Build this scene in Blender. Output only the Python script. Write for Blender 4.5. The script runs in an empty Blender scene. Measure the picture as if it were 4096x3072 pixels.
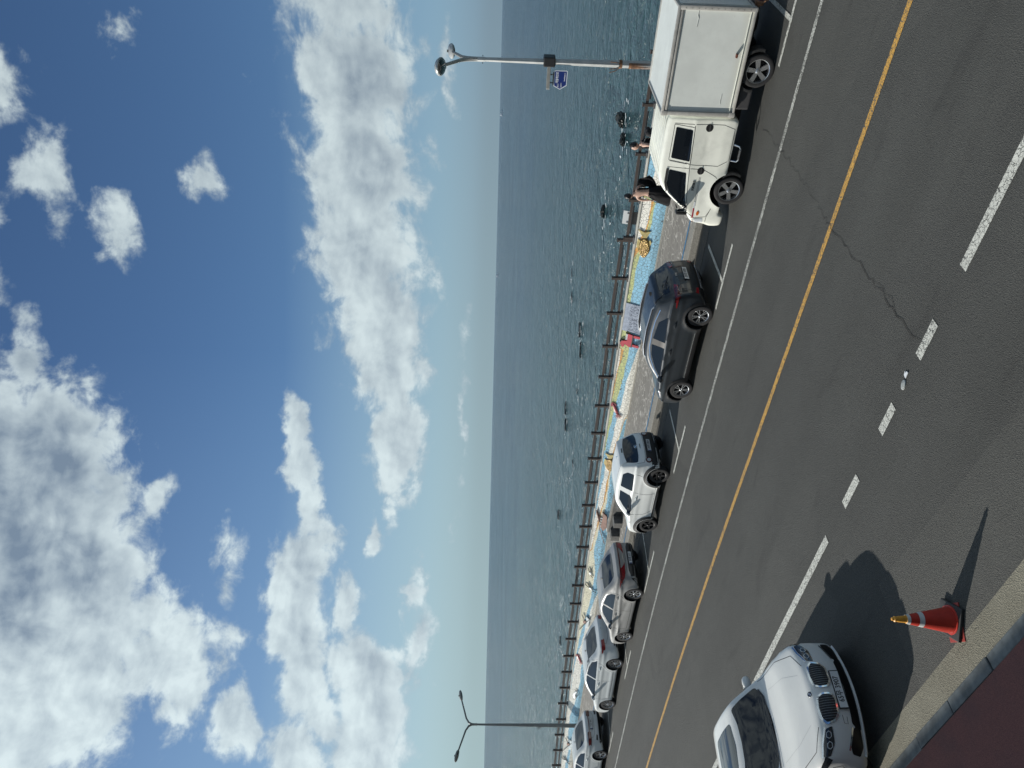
import bpy, bmesh, math, random
import numpy as np
from mathutils import Vector, Matrix
from mathutils.bvhtree import BVHTree
from mathutils.geometry import tessellate_polygon
random.seed(7); rng = np.random.default_rng(7)
SC = bpy.context.scene
COL = SC.collection
R = math.radians

# ------------------------------------------------------------------ camera
# world axes: +X to the right along the road, +Y out to sea, Z up; metres
CAM_H = 5.55; F0 = 3000.0; ROLL = math.atan(.0241); PITCH = math.atan(76/3000.)
cam = bpy.data.objects.new('camera', bpy.data.cameras.new('camera')); COL.objects.link(cam)
cam.data.sensor_width = 36; cam.data.lens = 36*F0/4096; cam.data.clip_end = 40000; cam.data.clip_start = .1
cr, sr, cp, sp = math.cos(ROLL), math.sin(ROLL), math.cos(PITCH), math.sin(PITCH)
yaw = Matrix.Rotation(R(41), 3, 'Z')
r_ = Vector((1, 0, 0)); d_ = Vector((0, -sp, -cp)); f_ = Vector((0, cp, -sp))
cx = yaw @ (r_*sr + d_*cr); cy = yaw @ (r_*cr - d_*sr); cz = -(yaw @ f_)
cam.matrix_world = Matrix(((cx.x, cy.x, cz.x, 0), (cx.y, cy.y, cz.y, 0), (cx.z, cy.z, cz.z, CAM_H), (0, 0, 0, 1)))
SC.camera = cam
SC.view_settings.view_transform = 'Standard'; SC.view_settings.look = 'None'
SC.view_settings.gamma = 1; SC.view_settings.exposure = 0.6
# ------------------------------------------------------------------ sun
SUN_AZ, SUN_EL = 199.4, 26.0          # azimuth counter-clockwise from +X
sd_ = Vector((math.cos(R(SUN_AZ))*math.cos(R(SUN_EL)), math.sin(R(SUN_AZ))*math.cos(R(SUN_EL)), math.sin(R(SUN_EL))))
sl = bpy.data.lights.new('sun', 'SUN'); sl.energy = 3.9; sl.angle = R(.5); sl.color = (1, .95, .87)
so = bpy.data.objects.new('sun', sl); COL.objects.link(so); so.rotation_euler = sd_.to_track_quat('Z', 'Y').to_euler()

# ------------------------------------------------------------------ node helper
class NT:
    def __init__(s, tree): s.t = tree; s.n = tree.nodes; s.l = tree.links
    def new(s, typ, **kw):
        nd = s.n.new(typ)
        for k, v in kw.items(): setattr(nd, k, v)
        return nd
    def put(s, sock, v):
        if hasattr(v, 'is_output'): s.l.new(v, sock)
        elif v is not None:
            if isinstance(v, (tuple, list)) and len(v) == 3 and sock.type == 'RGBA': v = (*v, 1)
            sock.default_value = v
    def m(s, op, a=None, b=None, c=None, clamp=False):
        nd = s.new('ShaderNodeMath', operation=op, use_clamp=clamp)
        for i, v in enumerate((a, b, c)):
            if v is not None: s.put(nd.inputs[i], v)
        return nd.outputs[0]
    def vm(s, op, a=None, b=None, c=None, out=0):
        nd = s.new('ShaderNodeVectorMath', operation=op)
        for i, v in enumerate((a, b, c)):
            if v is not None: s.put(nd.inputs[i], v)
        return nd.outputs[out]
    def mix(s, f, a, b, blend='MIX'):
        nd = s.new('ShaderNodeMix', data_type='RGBA', blend_type=blend)
        s.put(nd.inputs[0], f); s.put(nd.inputs[6], a); s.put(nd.inputs[7], b); return nd.outputs[2]
    def noise(s, vec, scale, detail=4, rough=.5, dist=0, out='Fac'):
        nd = s.new('ShaderNodeTexNoise'); s.put(nd.inputs['Vector'], vec)
        nd.inputs['Scale'].default_value = scale; nd.inputs['Detail'].default_value = detail
        nd.inputs['Roughness'].default_value = rough; nd.inputs['Distortion'].default_value = dist
        return nd.outputs[out]
    def voro(s, vec, scale, feature='F1', out='Distance', rnd=1):
        nd = s.new('ShaderNodeTexVoronoi', feature=feature); s.put(nd.inputs['Vector'], vec)
        nd.inputs['Scale'].default_value = scale; nd.inputs['Randomness'].default_value = rnd
        return nd.outputs[out]
    def ramp(s, fac, a, b, lo=0., hi=1., smooth=True):
        nd = s.new('ShaderNodeMapRange', interpolation_type='SMOOTHSTEP' if smooth else 'LINEAR')
        s.put(nd.inputs[0], fac)
        for i, v in ((1, a), (2, b), (3, lo), (4, hi)): s.put(nd.inputs[i], v)
        return nd.outputs[0]
    def bump(s, h, strength=.3, dist=.02, normal=None):
        nd = s.new('ShaderNodeBump'); s.put(nd.inputs['Height'], h)
        nd.inputs['Strength'].default_value = strength; nd.inputs['Distance'].default_value = dist
        if normal is not None: s.put(nd.inputs['Normal'], normal)
        return nd.outputs[0]

# ------------------------------------------------------------------ world: sky and clouds (angles only)
world = bpy.data.worlds.new('World'); SC.world = world; world.use_nodes = True
W = NT(world.node_tree); W.n.clear()
out = W.new('ShaderNodeOutputWorld'); bg = W.new('ShaderNodeBackground'); W.l.new(bg.outputs[0], out.inputs[0])
sky = W.new('ShaderNodeTexSky', sky_type='NISHITA'); sky.sun_disc = False
sky.sun_elevation = R(SUN_EL); sky.sun_rotation = R(90-SUN_AZ); sky.altitude = 0; sky.air_density = 1.0; sky.dust_density = .6; sky.ozone_density = 1.6
tc = W.new('ShaderNodeTexCoord'); dirv = W.vm('NORMALIZE', tc.outputs['Generated'])
fx, fy = math.cos(R(131)), math.sin(R(131))
a_ = W.vm('DOT_PRODUCT', dirv, (fx, fy, 0), out=1); b_ = W.vm('DOT_PRODUCT', dirv, (-fy, fx, 0), out=1)
az = W.m('MULTIPLY', W.m('ARCTAN2', b_, a_), 180/math.pi)              # + = towards the sun side
sep = W.new('ShaderNodeSeparateXYZ'); W.l.new(dirv, sep.inputs[0])
el = W.m('MULTIPLY', W.m('ARCSINE', sep.outputs[2]), 180/math.pi)
cmb = W.new('ShaderNodeCombineXYZ'); W.l.new(az, cmb.inputs[0]); W.l.new(el, cmb.inputs[1]); P0 = cmb.outputs[0]
wn = W.noise(P0, .16, 5, .6, out='Color')
wv = W.vm('MULTIPLY', W.vm('SUBTRACT', wn, (.5, .5, .5)), (5.5, 4.0, 0))
wn2 = W.noise(P0, .9, 3, .6, out='Color')
wv = W.vm('ADD', wv, W.vm('MULTIPLY', W.vm('SUBTRACT', wn2, (.5, .5, .5)), (1.3, 1.0, 0)))
P1 = W.vm('ADD', P0, wv)
# cloud bodies: azimuth, elevation, half width, half height (degrees), weight, greyness
CL = [
 (-27.5,10.8,4.0,4.3,1,.5),(-22,10.3,5.5,4.6,1,.7),(-15.5,10.0,5.5,4.6,1.1,.8),(-9.8,9.8,5.2,4.4,1,.6),(-5,8.6,4.6,3.8,1,.4),(-.8,7.8,4.0,3.0,1,.25),
 (3.5,7.0,3.4,2.4,1,.15),(6.6,7.0,2.6,2.0,.9,.1),(-33,11,5,4.4,1,.5),(-40,12,7,5,1,.5),
 (3.6,14.7,2.8,1.0,.8,0),(6.6,14.3,3.0,1.35,.95,.1),(10.0,13.6,2.4,1.1,.85,0),(14.6,13.6,4.0,2.3,1,.35),(18.2,13.2,3.8,2.1,1,.3),(21.6,12.4,3.6,1.9,.95,.1),(24.6,11.0,2.4,1.4,.7,0),
 (17.2,10.2,2.8,.95,.75,0),(20.2,9.3,3.6,1.8,.85,.1),(22.6,8.0,3.6,2.4,.95,.2),(26.5,7.8,4.5,3.2,1,.2),(21.2,7.0,2.0,1.2,.7,0),
 (14.5,29.5,10,6.0,1.2,1.),(7.0,31.5,7.5,6.5,1.15,1.),(18.5,28.0,8.0,5.6,1.2,.45),(22.8,29.0,6.5,6.5,1.15,.15),(20.0,31.5,9,6,1.1,.6),(12,37,12,7,1.2,.8),
 (20.0,21.6,3.6,2.9,.95,.1),(22.6,20.2,2.6,2.0,.8,0),(16.6,23.6,3.0,2.4,.6,.2),(26.5,33.0,3.4,2.6,.8,0),
 (-20.6,31.0,2.4,1.5,.50,.1),(-14.7,29.8,2.9,1.6,.54,.1),(-11.1,26.3,2.7,1.4,.58,.1),(-14.5,20.6,1.8,1.2,.48,0),(-24.4,24.6,1.2,.9,.38,0),
 (-9.0,36.0,4.0,3.0,.85,.2),(-13.5,35.2,4.6,2.6,.5,.1),(-5.6,34.0,3.0,1.4,.42,0),(-1.2,31.5,2.6,1.6,.45,0),(1.5,28.0,1.2,.9,.4,0),
 (9.2,23.8,1.6,1.4,.5,0),(12.0,25.2,2.4,1.2,.5,0),(14.5,18.2,2.6,1.0,.36,0),(20.5,18.0,2.4,1.4,.32,0),
 (24.3,16.8,2.6,1.8,.75,.1),(26.2,13.0,3.2,2.0,.9,.2),(9.6,7.4,2.0,.6,.5,0),(12.2,8.8,2.4,.55,.5,0),(15.4,5.4,2.2,.7,.5,0),(19.4,4.8,3.4,.8,.42,0),
 (-22.8,3.6,3.6,.45,.30,.1),(3,2.4,6,.35,.22,.1),
 (60,30,26,12,1,.5),(95,45,22,12,1,.4),(-70,28,22,10,1,.5),(-110,40,28,14,.9,.5),(150,35,30,14,.9,.4),(-60,60,25,12,.8,.5),(40,70,30,9,.7,.4),(170,12,40,5,.9,.5),(-120,12,35,5,.9,.5),(75,9,22,4,.9,.2)]
D = None; G = None   # bodies, shaded undersides
for (u, v, ru, rv, wgt, gr) in CL:
    q = W.vm('MULTIPLY', W.vm('SUBTRACT', P1, (u, v, 0)), (1/ru, 1/rv, 0))
    ln = W.vm('LENGTH', q, out=1)
    c = W.m('MULTIPLY', W.m('SUBTRACT', 1.12, ln), wgt)
    D = c if D is None else W.m('SMOOTH_MAX', D, c, .18)
for (u, v, ru, rv, gr) in ((-20, 8.9, 13, 3.2, .95), (-4, 7.2, 7, 2.0, .5), (9, 33, 13.5, 9.5, 2.0), (17.5, 27.5, 5.5, 4.5, .7), (20, 13, 7, 1.8, .45), (23, 7, 5, 2.4, .5), (100, 40, 60, 30, .7), (-90, 40, 50, 30, .7)):
    q = W.vm('MULTIPLY', W.vm('SUBTRACT', W.vm('ADD', P0, W.vm('MULTIPLY', wv, (1.2, .8, 0))), (u, v, 0)), (1/ru, 1/rv, 0))
    g = W.m('MULTIPLY', W.m('SUBTRACT', 1.0, W.vm('DOT_PRODUCT', q, q, out=1), clamp=True), gr)
    G = g if G is None else W.m('ADD', G, g)
D = W.m('SMOOTH_MAX', D, W.ramp(el, 44, 58, -.5, .30, False), .15)
STR = W.vm('MULTIPLY', P0, (1, 1.3, 1))
fbm = W.noise(STR, .30, 11, .60, .25)
fbs = W.noise(STR, .22, 3, .5)
offs = W.vm('MULTIPLY', W.vm('ADD', P0, (1.1, .8, 0)), (1, 1.3, 1))
fbs2 = W.noise(offs, .22, 3, .5)
offd = W.vm('MULTIPLY', W.vm('ADD', P0, (.35, .28, 0)), (1, 1.3, 1))
fbd = W.noise(offd, .30, 11, .60, .25)
dens = W.m('ADD', W.m('MULTIPLY', D, 1.25), W.m('MULTIPLY', W.m('SUBTRACT', fbm, .5), 2.3))
alpha = W.ramp(dens, -.06, .58)
body = W.ramp(dens, .25, 1.15)
relief = W.m('ADD', W.m('MULTIPLY', W.m('SUBTRACT', fbm, fbd), 1.35), W.m('MULTIPLY', W.m('SUBTRACT', fbs, fbs2), 1.7))
thick = W.m('MULTIPLY', W.ramp(W.m('MULTIPLY', G, W.m('ADD', .3, W.m('MULTIPLY', fbs2, 1.2))), 0, 1.5, 0, .74, False), 1.0)
lit = W.m('MINIMUM', W.m('MAXIMUM', W.m('ADD', W.m('SUBTRACT', .86, W.m('MULTIPLY', W.m('MULTIPLY', thick, body), 1.0)), relief), -.12), 1.12)
lit = W.m('MULTIPLY', lit, W.ramp(alpha, .1, .9, .72, 1.))
CG, CW = (.150, .195, .245), (.40, .465, .485)
sunside = W.ramp(az, -30, 30, .90, 1.16, False)
ccol = W.vm('ADD', CG, W.vm('MULTIPLY', tuple(b-a for a, b in zip(CG, CW)), W.vm('ADD', (0, 0, 0), lit)))
ccol = W.vm('MULTIPLY', ccol, W.vm('ADD', (0, 0, 0), sunside))
skyc = W.vm('MULTIPLY', sky.outputs[0], (.033, .0445, .0570))
hz = W.mix(W.ramp(az, -27, 27, 0, 1, False), (.165, .265, .355), (.305, .415, .445))
skyc = W.mix(W.m('MULTIPLY', W.ramp(az, -2, 34, 0, .55, False), W.ramp(el, 38, 8)), skyc, (.19, .29, .38))
skyc = W.mix(W.m('MULTIPLY', W.ramp(el, 1, 15.5, 1, 0, False), .95), skyc, hz)
hb = W.mix(W.ramp(az, -27, 27, 0, 1, False), (.135, .195, .240), (.25, .335, .35))
skyc = W.mix(W.ramp(el, -.5, 5.0, 1, 0), skyc, hb)
allc = W.mix(W.m('MULTIPLY', alpha, .96), skyc, ccol)
allc = W.mix(W.ramp(el, .3, 2.0), hb, allc)
W.l.new(allc, bg.inputs[0]); bg.inputs[1].default_value = 1.0

# ------------------------------------------------------------------ materials
MATS = {}
def mat(name, col=(.5, .5, .5), rough=.5, metal=0., coat=0., spec=.5, var=.0, vscale=6., bump=0., bscale=80., ior=1.45, emit=None):
    if name in MATS: return MATS[name]
    m = bpy.data.materials.new(name); m.use_nodes = True; MATS[name] = m
    T = NT(m.node_tree); b = T.n['Principled BSDF']
    b.inputs['Roughness'].default_value = rough; b.inputs['Metallic'].default_value = metal
    b.inputs['Coat Weight'].default_value = coat; b.inputs['Coat Roughness'].default_value = .04
    b.inputs['Specular IOR Level'].default_value = spec; b.inputs['IOR'].default_value = ior
    tcn = T.new('ShaderNodeTexCoord').outputs['Object']
    if var:
        n = T.noise(tcn, vscale, 5, .6)
        c = T.mix(T.ramp(n, .3, .7), tuple(x*(1-var) for x in col), tuple(min(1, x*(1+var)) for x in col))
        T.l.new(c, b.inputs['Base Color'])
    else: b.inputs['Base Color'].default_value = (*col, 1)
    if bump: T.l.new(T.bump(T.noise(tcn, bscale, 4, .6), bump, .01), b.inputs['Normal'])
    return m
def custom(name):
    m = bpy.data.materials.new(name); m.use_nodes = True; MATS[name] = m
    T = NT(m.node_tree); return m, T, T.n['Principled BSDF'], T.new('ShaderNodeTexCoord').outputs['Object']

def paint(name, col, rough=.35, metal=0., dirt=.06):
    m, T, b, tcn = custom(name)
    n = T.noise(tcn, 2.5, 6, .65)
    c = T.mix(T.ramp(n, .42, .75), col, tuple(x*(1-dirt*1.6) for x in col))
    T.l.new(c, b.inputs['Base Color']); b.inputs['Metallic'].default_value = metal
    T.l.new(T.ramp(T.noise(tcn, 5, 5, .6), .3, .8, rough*.85, rough*1.25), b.inputs['Roughness'])
    b.inputs['Coat Weight'].default_value = .6; b.inputs['Coat Roughness'].default_value = .015; b.inputs['Specular IOR Level'].default_value = .25
    return m

# asphalt
def asphalt_nodes(T, tcn):
    sxy = T.new('ShaderNodeSeparateXYZ'); T.l.new(tcn, sxy.inputs[0])
    trk = T.m('COSINE', T.m('MULTIPLY', T.m('ADD', sxy.outputs[1], T.m('MULTIPLY', T.noise(tcn, .12, 2, .5), .8)), 2*math.pi/1.62))
    pv = T.voro(T.vm('MULTIPLY', tcn, (.16, .42, 1)), 1., 'F1', 'Color', .9); ps = T.new('ShaderNodeSeparateColor'); T.l.new(pv, ps.inputs[0])
    oil = T.ramp(T.noise(T.vm('MULTIPLY', tcn, (.5, 1.6, 1)), .9, 4, .62, .6), .56, .72)
    big = T.noise(tcn, .35, 5, .6); mid = T.noise(tcn, 3.0, 4, .6); agg = T.voro(tcn, 95); fine = T.noise(tcn, 240, 3, .7)
    c = T.mix(T.ramp(big, .3, .7), (.058, .061, .057), (.080, .084, .078))
    c = T.mix(T.m('MULTIPLY', T.ramp(mid, .35, .75), .35), c, (.045, .045, .043))
    c = T.mix(T.m('MULTIPLY', T.ramp(fine, .35, .75), .9), T.mix(.5, c, (.02, .02, .02)), T.mix(.30, c, (.2, .2, .185)))
    c = T.mix(T.ramp(trk, -1, 1, .0, .22, False), c, (.034, .035, .033)); c = T.mix(T.m('MULTIPLY', ps.outputs[0], .26), c, (.105, .106, .096)); c = T.mix(T.m('MULTIPLY', oil, .38), c, (.030, .030, .029))
    pit = T.ramp(T.noise(tcn, 42, 3, .62), .53, .66); c = T.mix(T.m('MULTIPLY', pit, .55), c, (.016, .016, .015)); lum = T.ramp(T.noise(tcn, 60, 2, .6), .56, .70); c = T.mix(T.m('MULTIPLY', lum, .40), c, (.17, .17, .155))
    spk = T.ramp(T.voro(tcn, 38), .06, .11, 1, 0)
    c = T.mix(T.m('MULTIPLY', spk, .22), c, (.22, .215, .20))
    return c, agg, fine
m, T, b, tcn = custom('asphalt'); c, agg, fine = asphalt_nodes(T, tcn)
T.l.new(c, b.inputs['Base Color']); b.inputs['Roughness'].default_value = .82; b.inputs['Specular IOR Level'].default_value = .35
T.l.new(T.bump(T.m('ADD', agg, T.m('MULTIPLY', fine, .6)), .9, .012), b.inputs['Normal'])
def marking(name, col, wear, scale=55, cracks=True):
    m, T, b, tcn = custom(name); a, agg, fine = asphalt_nodes(T, tcn)
    n = T.noise(tcn, scale, 5, .7); big = T.noise(tcn, 2.2, 3, .6)
    th = T.m('ADD', wear, T.m('MULTIPLY', T.m('SUBTRACT', big, .5), .25))
    f = T.ramp(T.m('SUBTRACT', n, th), -.03, .05)
    if cracks:
        cv = T.voro(T.vm('ADD', tcn, T.vm('MULTIPLY', T.noise(tcn, 9, 3, .6, out='Color'), (.12, .12, 0))), 16, 'DISTANCE_TO_EDGE')
        f = T.m('MULTIPLY', f, T.ramp(cv, .015, .06))
    cc = T.mix(T.ramp(T.noise(tcn, 7, 5, .6), .3, .7), tuple(x*.8 for x in col), col)
    T.l.new(T.mix(f, a, cc), b.inputs['Base Color']); b.inputs['Roughness'].default_value = .7
    T.l.new(T.bump(agg, .5, .008), b.inputs['Normal']); return m
M_WHITE_WORN = marking('worn_white_marking', (.62, .63, .58), .50)
M_WHITE = marking('white_marking', (.58, .59, .54), .40)
M_YELLOW = marking('yellow_marking', (.55, .31, .06), .41)
M_BLUE = marking('blue_line', (.03, .16, .32), .36, 30, False)

m, T, b, tcn = custom('concrete_gutter')
n1 = T.noise(tcn, 1.4, 5, .6); n2 = T.noise(tcn, 60, 4, .7)
c = T.mix(T.ramp(n1, .3, .7), (.145, .135, .098), (.20, .19, .145)); c = T.mix(T.ramp(n2, .3, .75), T.mix(.45, c, (.04, .04, .03)), T.mix(.3, c, (.34, .33, .27)))
T.l.new(c, b.inputs['Base Color']); b.inputs['Roughness'].default_value = .9
T.l.new(T.bump(T.m('ADD', T.voro(tcn, 70), T.m('MULTIPLY', n2, .5)), .7, .012), b.inputs['Normal'])
M_GUTTER = m
m, T, b, tcn = custom('drain_grooves')
sx = T.new('ShaderNodeSeparateXYZ'); T.l.new(tcn, sx.inputs[0])
wv_ = T.m('SINE', T.m('MULTIPLY', sx.outputs[0], 2*math.pi/.055)); wy = T.m('SINE', T.m('MULTIPLY', sx.outputs[1], 2*math.pi/.045))
gr = T.m('MULTIPLY', T.ramp(wv_, -.2, .6), T.ramp(wy, -.6, .3))
c = T.mix(gr, (.018, .018, .016), T.mix(T.ramp(T.noise(tcn, 4, 4, .6), .3, .7), (.13, .125, .11), (.23, .21, .165)))
T.l.new(c, b.inputs['Base Color']); b.inputs['Roughness'].default_value = .85; T.l.new(T.bump(gr, .8, .01), b.inputs['Normal'])
M_DRAIN = m
# pavers with pale wavy joints
m, T, b, tcn = custom('pavers')
wp = T.vm('ADD', T.vm('MULTIPLY', tcn, (1, .72, 1)), T.vm('MULTIPLY', T.vm('SUBTRACT', T.noise(tcn, 7, 3, .6, out='Color'), (.5, .5, .5)), (.07, .07, 0)))
ed = T.voro(wp, 4.4, 'DISTANCE_TO_EDGE', rnd=.62); cid = T.voro(wp, 4.4, 'F1', 'Color', rnd=.62)
sc_ = T.new('ShaderNodeSeparateColor'); T.l.new(cid, sc_.inputs[0])
base = T.mix(sc_.outputs[0], (.165, .156, .138), (.20, .188, .168)); base = T.mix(T.ramp(T.noise(tcn, 45, 4, .7), .3, .7), T.mix(.3, base, (.03, .03, .03)), base)
jm = T.m('MULTIPLY', T.ramp(ed, .018, .05, 1, 0), T.ramp(T.noise(tcn, 1.3, 4, .6), .38, .60, .15, 1))
T.l.new(T.mix(jm, base, (.38, .365, .33)), b.inputs['Base Color']); b.inputs['Roughness'].default_value = .85
T.l.new(T.bump(T.noise(tcn, 60, 4, .7), .3, .01), b.inputs['Normal']); M_PAVER = m
M_KERB = mat('kerb_granite', (.20, .195, .175), .8, var=.25, vscale=30, bump=.3)
M_KERBD = mat('kerb_dark_stone', (.085, .098, .102), .55, var=.35, vscale=5, bump=.15)
M_GUTLINE = mat('bare_concrete', (.25, .235, .20), .85, var=.2, vscale=8, bump=.3)
m, T, b, tcn = custom('red_pavement')
n = T.noise(tcn, 150, 4, .7); n0 = T.noise(tcn, 1.5, 4, .6)
c = T.mix(T.ramp(n, .3, .7), (.065, .024, .022), (.26, .095, .082)); c = T.mix(T.m('MULTIPLY', T.ramp(n0, .4, .7), .3), c, (.05, .04, .045))
T.l.new(c, b.inputs['Base Color']); b.inputs['Roughness'].default_value = .75; T.l.new(T.bump(n, .8, .012), b.inputs['Normal']); M_RED = m
M_SEAWALL = mat('seawall_concrete', (.26, .25, .225), .85, var=.25, vscale=2, bump=.3)
# broken tile mosaic
def mosaic(name, col, grout=(.07, .09, .10), gscale=8.5):
    m, T, b, tcn = custom(name)
    ed = T.voro(tcn, gscale, 'DISTANCE_TO_EDGE'); cid = T.voro(tcn, gscale, 'F1', 'Color')
    s = T.new('ShaderNodeSeparateColor'); T.l.new(cid, s.inputs[0])
    c = T.mix(s.outputs[0], tuple(x*.92 for x in col), tuple(min(1, x*1.07) for x in col))
    c = T.mix(T.m('MULTIPLY', T.ramp(T.noise(tcn, 1.7, 5, .6), .5, .8), .25), c, (.2, .19, .16))
    g = T.ramp(ed, .018, .05)
    T.l.new(T.mix(g, grout, c), b.inputs['Base Color'])
    T.l.new(T.ramp(g, 0, 1, .8, .22), b.inputs['Roughness'])
    nrm = T.new('ShaderNodeBump'); nrm.inputs['Strength'].default_value = .35; nrm.inputs['Distance'].default_value = .01
    T.l.new(T.m('ADD', T.m('MULTIPLY', g, .6), T.m('MULTIPLY', s.outputs[1], .8)), nrm.inputs['Height']); T.l.new(nrm.outputs[0], b.inputs['Normal'])
    return m
MO = {'W': mosaic('mosaic_white', (.80, .78, .70), (.20, .20, .18)), 'O': mosaic('mosaic_orange', (.62, .33, .09)),
      'G': mosaic('mosaic_green', (.50, .53, .24)), 'B': mosaic('mosaic_blue', (.27, .50, .64)), 'Y': mosaic('mosaic_cream', (.76, .72, .54), (.30, .28, .2))}
# sea
m, T, b, tcn = custom('sea_water')
b.inputs['Base Color'].default_value = (.030, .070, .085, 1); b.inputs['IOR'].default_value = 1.33
st = T.vm('MULTIPLY', tcn, (1, 1, 1))
w0 = T.noise(st, .035, 3, .5); w1 = T.noise(st, .16, 5, .6, .6); w2 = T.m('SUBTRACT', 1, T.m('ABSOLUTE', T.m('SUBTRACT', T.m('MULTIPLY', T.noise(st, .55, 4, .62, .9), 2), 1))); w3 = T.noise(st, 3.2, 3, .6)
sy_ = T.new('ShaderNodeSeparateXYZ'); T.l.new(tcn, sy_.inputs[0])
hgt = T.m('ADD', T.m('ADD', T.m('MULTIPLY', w1, T.ramp(sy_.outputs[1], 80, 900, 1.5, 6., False)), T.m('MULTIPLY', w2, .85)), T.m('MULTIPLY', w3, .11))
T.l.new(T.bump(hgt, 1., 1.0), b.inputs['Normal'])
rg = T.ramp(T.noise(tcn, .02, 4, .6), .3, .7, .15, .20); T.l.new(rg, b.inputs['Roughness'])
sx = T.new('ShaderNodeSeparateXYZ'); T.l.new(tcn, sx.inputs[0])
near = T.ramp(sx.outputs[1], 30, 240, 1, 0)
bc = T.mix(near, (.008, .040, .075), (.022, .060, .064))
bc = T.mix(T.m('MULTIPLY', T.ramp(w0, .35, .7), .5), bc, (.020, .050, .060))
fo = T.ramp(T.m('ADD', T.m('MULTIPLY', T.noise(tcn, 1.2, 8, .72, 1.2), .8), T.m('MULTIPLY', T.noise(tcn, .12, 3, .6), .55)), .80, .90)
fo = T.m('MULTIPLY', fo, T.ramp(sx.outputs[1], 48, 85, .75, 0))
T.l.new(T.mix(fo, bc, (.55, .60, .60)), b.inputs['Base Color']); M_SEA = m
M_FOAM = mat('sea_foam', (.75, .79, .80), .6, var=.15, vscale=3)
M_ROCK = mat('wet_rock', (.034, .036, .033), .32, var=.6, vscale=2.2, bump=.9, bscale=9)
M_RAIL = mat('brown_rail_paint', (.060, .048, .042), .5, var=.15, vscale=3)
M_POSTB = mat('post_plate', (.10, .10, .10), .5)
M_BLK = mat('black_plastic', (.012, .012, .013), .45)
M_RUB = mat('tyre_rubber', (.018, .018, .019), .75, var=.2, vscale=30)
M_WELL = mat('wheel_well', (.006, .006, .006), .9)
M_ALU = mat('rim_alloy', (.55, .56, .57), .22, metal=.85)
M_ALUD = mat('rim_dark', (.03, .03, .032), .4, metal=.4)
M_CHR = mat('chrome', (.75, .77, .78), .10, metal=1)
M_CHRD = mat('satin_trim', (.16, .165, .17), .35, metal=.6)
M_GLASS = mat('tinted_glass', (.006, .008, .011), .045, coat=0, spec=.75)
M_GLASS2 = mat('rear_glass', (.014, .018, .022), .05, spec=.8)
M_RLIGHT = mat('red_lamp', (.22, .008, .012), .15, coat=.8)
M_RLIGHTD = mat('dark_red_lamp', (.07, .006, .008), .12, coat=.8)
M_WLIGHT = mat('clear_lamp', (.45, .48, .50), .12, coat=.8)
M_DLIGHT = mat('dark_headlamp', (.02, .022, .025), .06, coat=1)
M_ORANGE = mat('amber_lamp', (.55, .12, .02), .2, coat=.6)
M_PLATE = mat('plate_white', (.58, .60, .60), .4)
M_PLBLUE = mat('plate_blue_band', (.03, .05, .16), .4)
M_INK = mat('plate_ink', (.012, .014, .016), .5)
M_GAP = mat('panel_gap', (.02, .02, .02), .8)
M_GALV = mat('galvanised_steel', (.42, .43, .42), .42, metal=.35, var=.12, vscale=4)
M_LAMPG = mat('lamp_grey', (.19, .19, .175), .5, var=.15, vscale=5)
M_RUST = mat('rust', (.15, .075, .038), .85, var=.5, vscale=12)
M_SIGNBL = mat('sign_blue', (.004, .020, .13), .4)
M_SIGNW = mat('sign_white', (.62, .65, .68), .5)
M_SKIN = mat('skin', (.42, .27, .205), .55, var=.06, vscale=8)
M_HAIR = mat('black_hair', (.008, .007, .007), .4, bump=.5, bscale=60)
M_CLOTH = mat('black_cloth', (.012, .012, .014), .8, bump=.4, bscale=14)
M_CLOTH2 = mat('grey_cloth', (.09, .09, .09), .8, bump=.4, bscale=14)

# ------------------------------------------------------------------ object helpers
def finish(o, label=None, cat=None, group=None, kind=None):
    if label: o['label'] = label
    if cat: o['category'] = cat
    if group: o['group'] = group
    if kind: o['kind'] = kind
    return o
def mesh_obj(name, verts, faces, mats, parent=None, smooth=False, midx=None, angle=None):
    me = bpy.data.meshes.new(name); me.from_pydata([tuple(v) for v in verts], [], [tuple(f) for f in faces]); me.validate()
    for mm in (mats if isinstance(mats, (list, tuple)) else [mats]): me.materials.append(mm)
    if midx is not None: me.polygons.foreach_set('material_index', midx)
    if smooth: me.polygons.foreach_set('use_smooth', [True]*len(me.polygons))
    me.update()
    if smooth and angle: me.set_sharp_from_angle(angle=R(angle))
    o = bpy.data.objects.new(name, me); COL.objects.link(o)
    if parent: o.parent = parent
    return o
def bm_obj(name, bm, mats, parent=None, smooth=False, angle=40):
    me = bpy.data.meshes.new(name); bmesh.ops.recalc_face_normals(bm, faces=bm.faces); bm.to_mesh(me); bm.free()
    for mm in (mats if isinstance(mats, (list, tuple)) else [mats]): me.materials.append(mm)
    if smooth:
        me.polygons.foreach_set('use_smooth', [True]*len(me.polygons)); me.set_sharp_from_angle(angle=R(angle))
    o = bpy.data.objects.new(name, me); COL.objects.link(o)
    if parent: o.parent = parent
    return o
def empty(name, loc=(0, 0, 0), rz=0, label=None, cat=None, group=None):
    o = bpy.data.objects.new(name, None); COL.objects.link(o); o.location = loc; o.rotation_euler = (0, 0, R(rz)); o.empty_display_size = .2
    return finish(o, label, cat, group)
def box(bm, c, s, rot=None, bev=0, mi=0):
    r = bmesh.ops.create_cube(bm, size=1); vs = r['verts']
    M = Matrix.Translation(c) @ (rot.to_4x4() if rot else Matrix()) @ Matrix.Diagonal((*s, 1))
    bmesh.ops.transform(bm, matrix=M, verts=vs)
    fs = {f for v in vs for f in v.link_faces}
    for f in fs: f.material_index = mi
    if bev:
        es = list({e for v in vs for e in v.link_edges})
        bmesh.ops.bevel(bm, geom=es, offset=bev, segments=2, affect='EDGES', profile=.6)
    return vs
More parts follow.
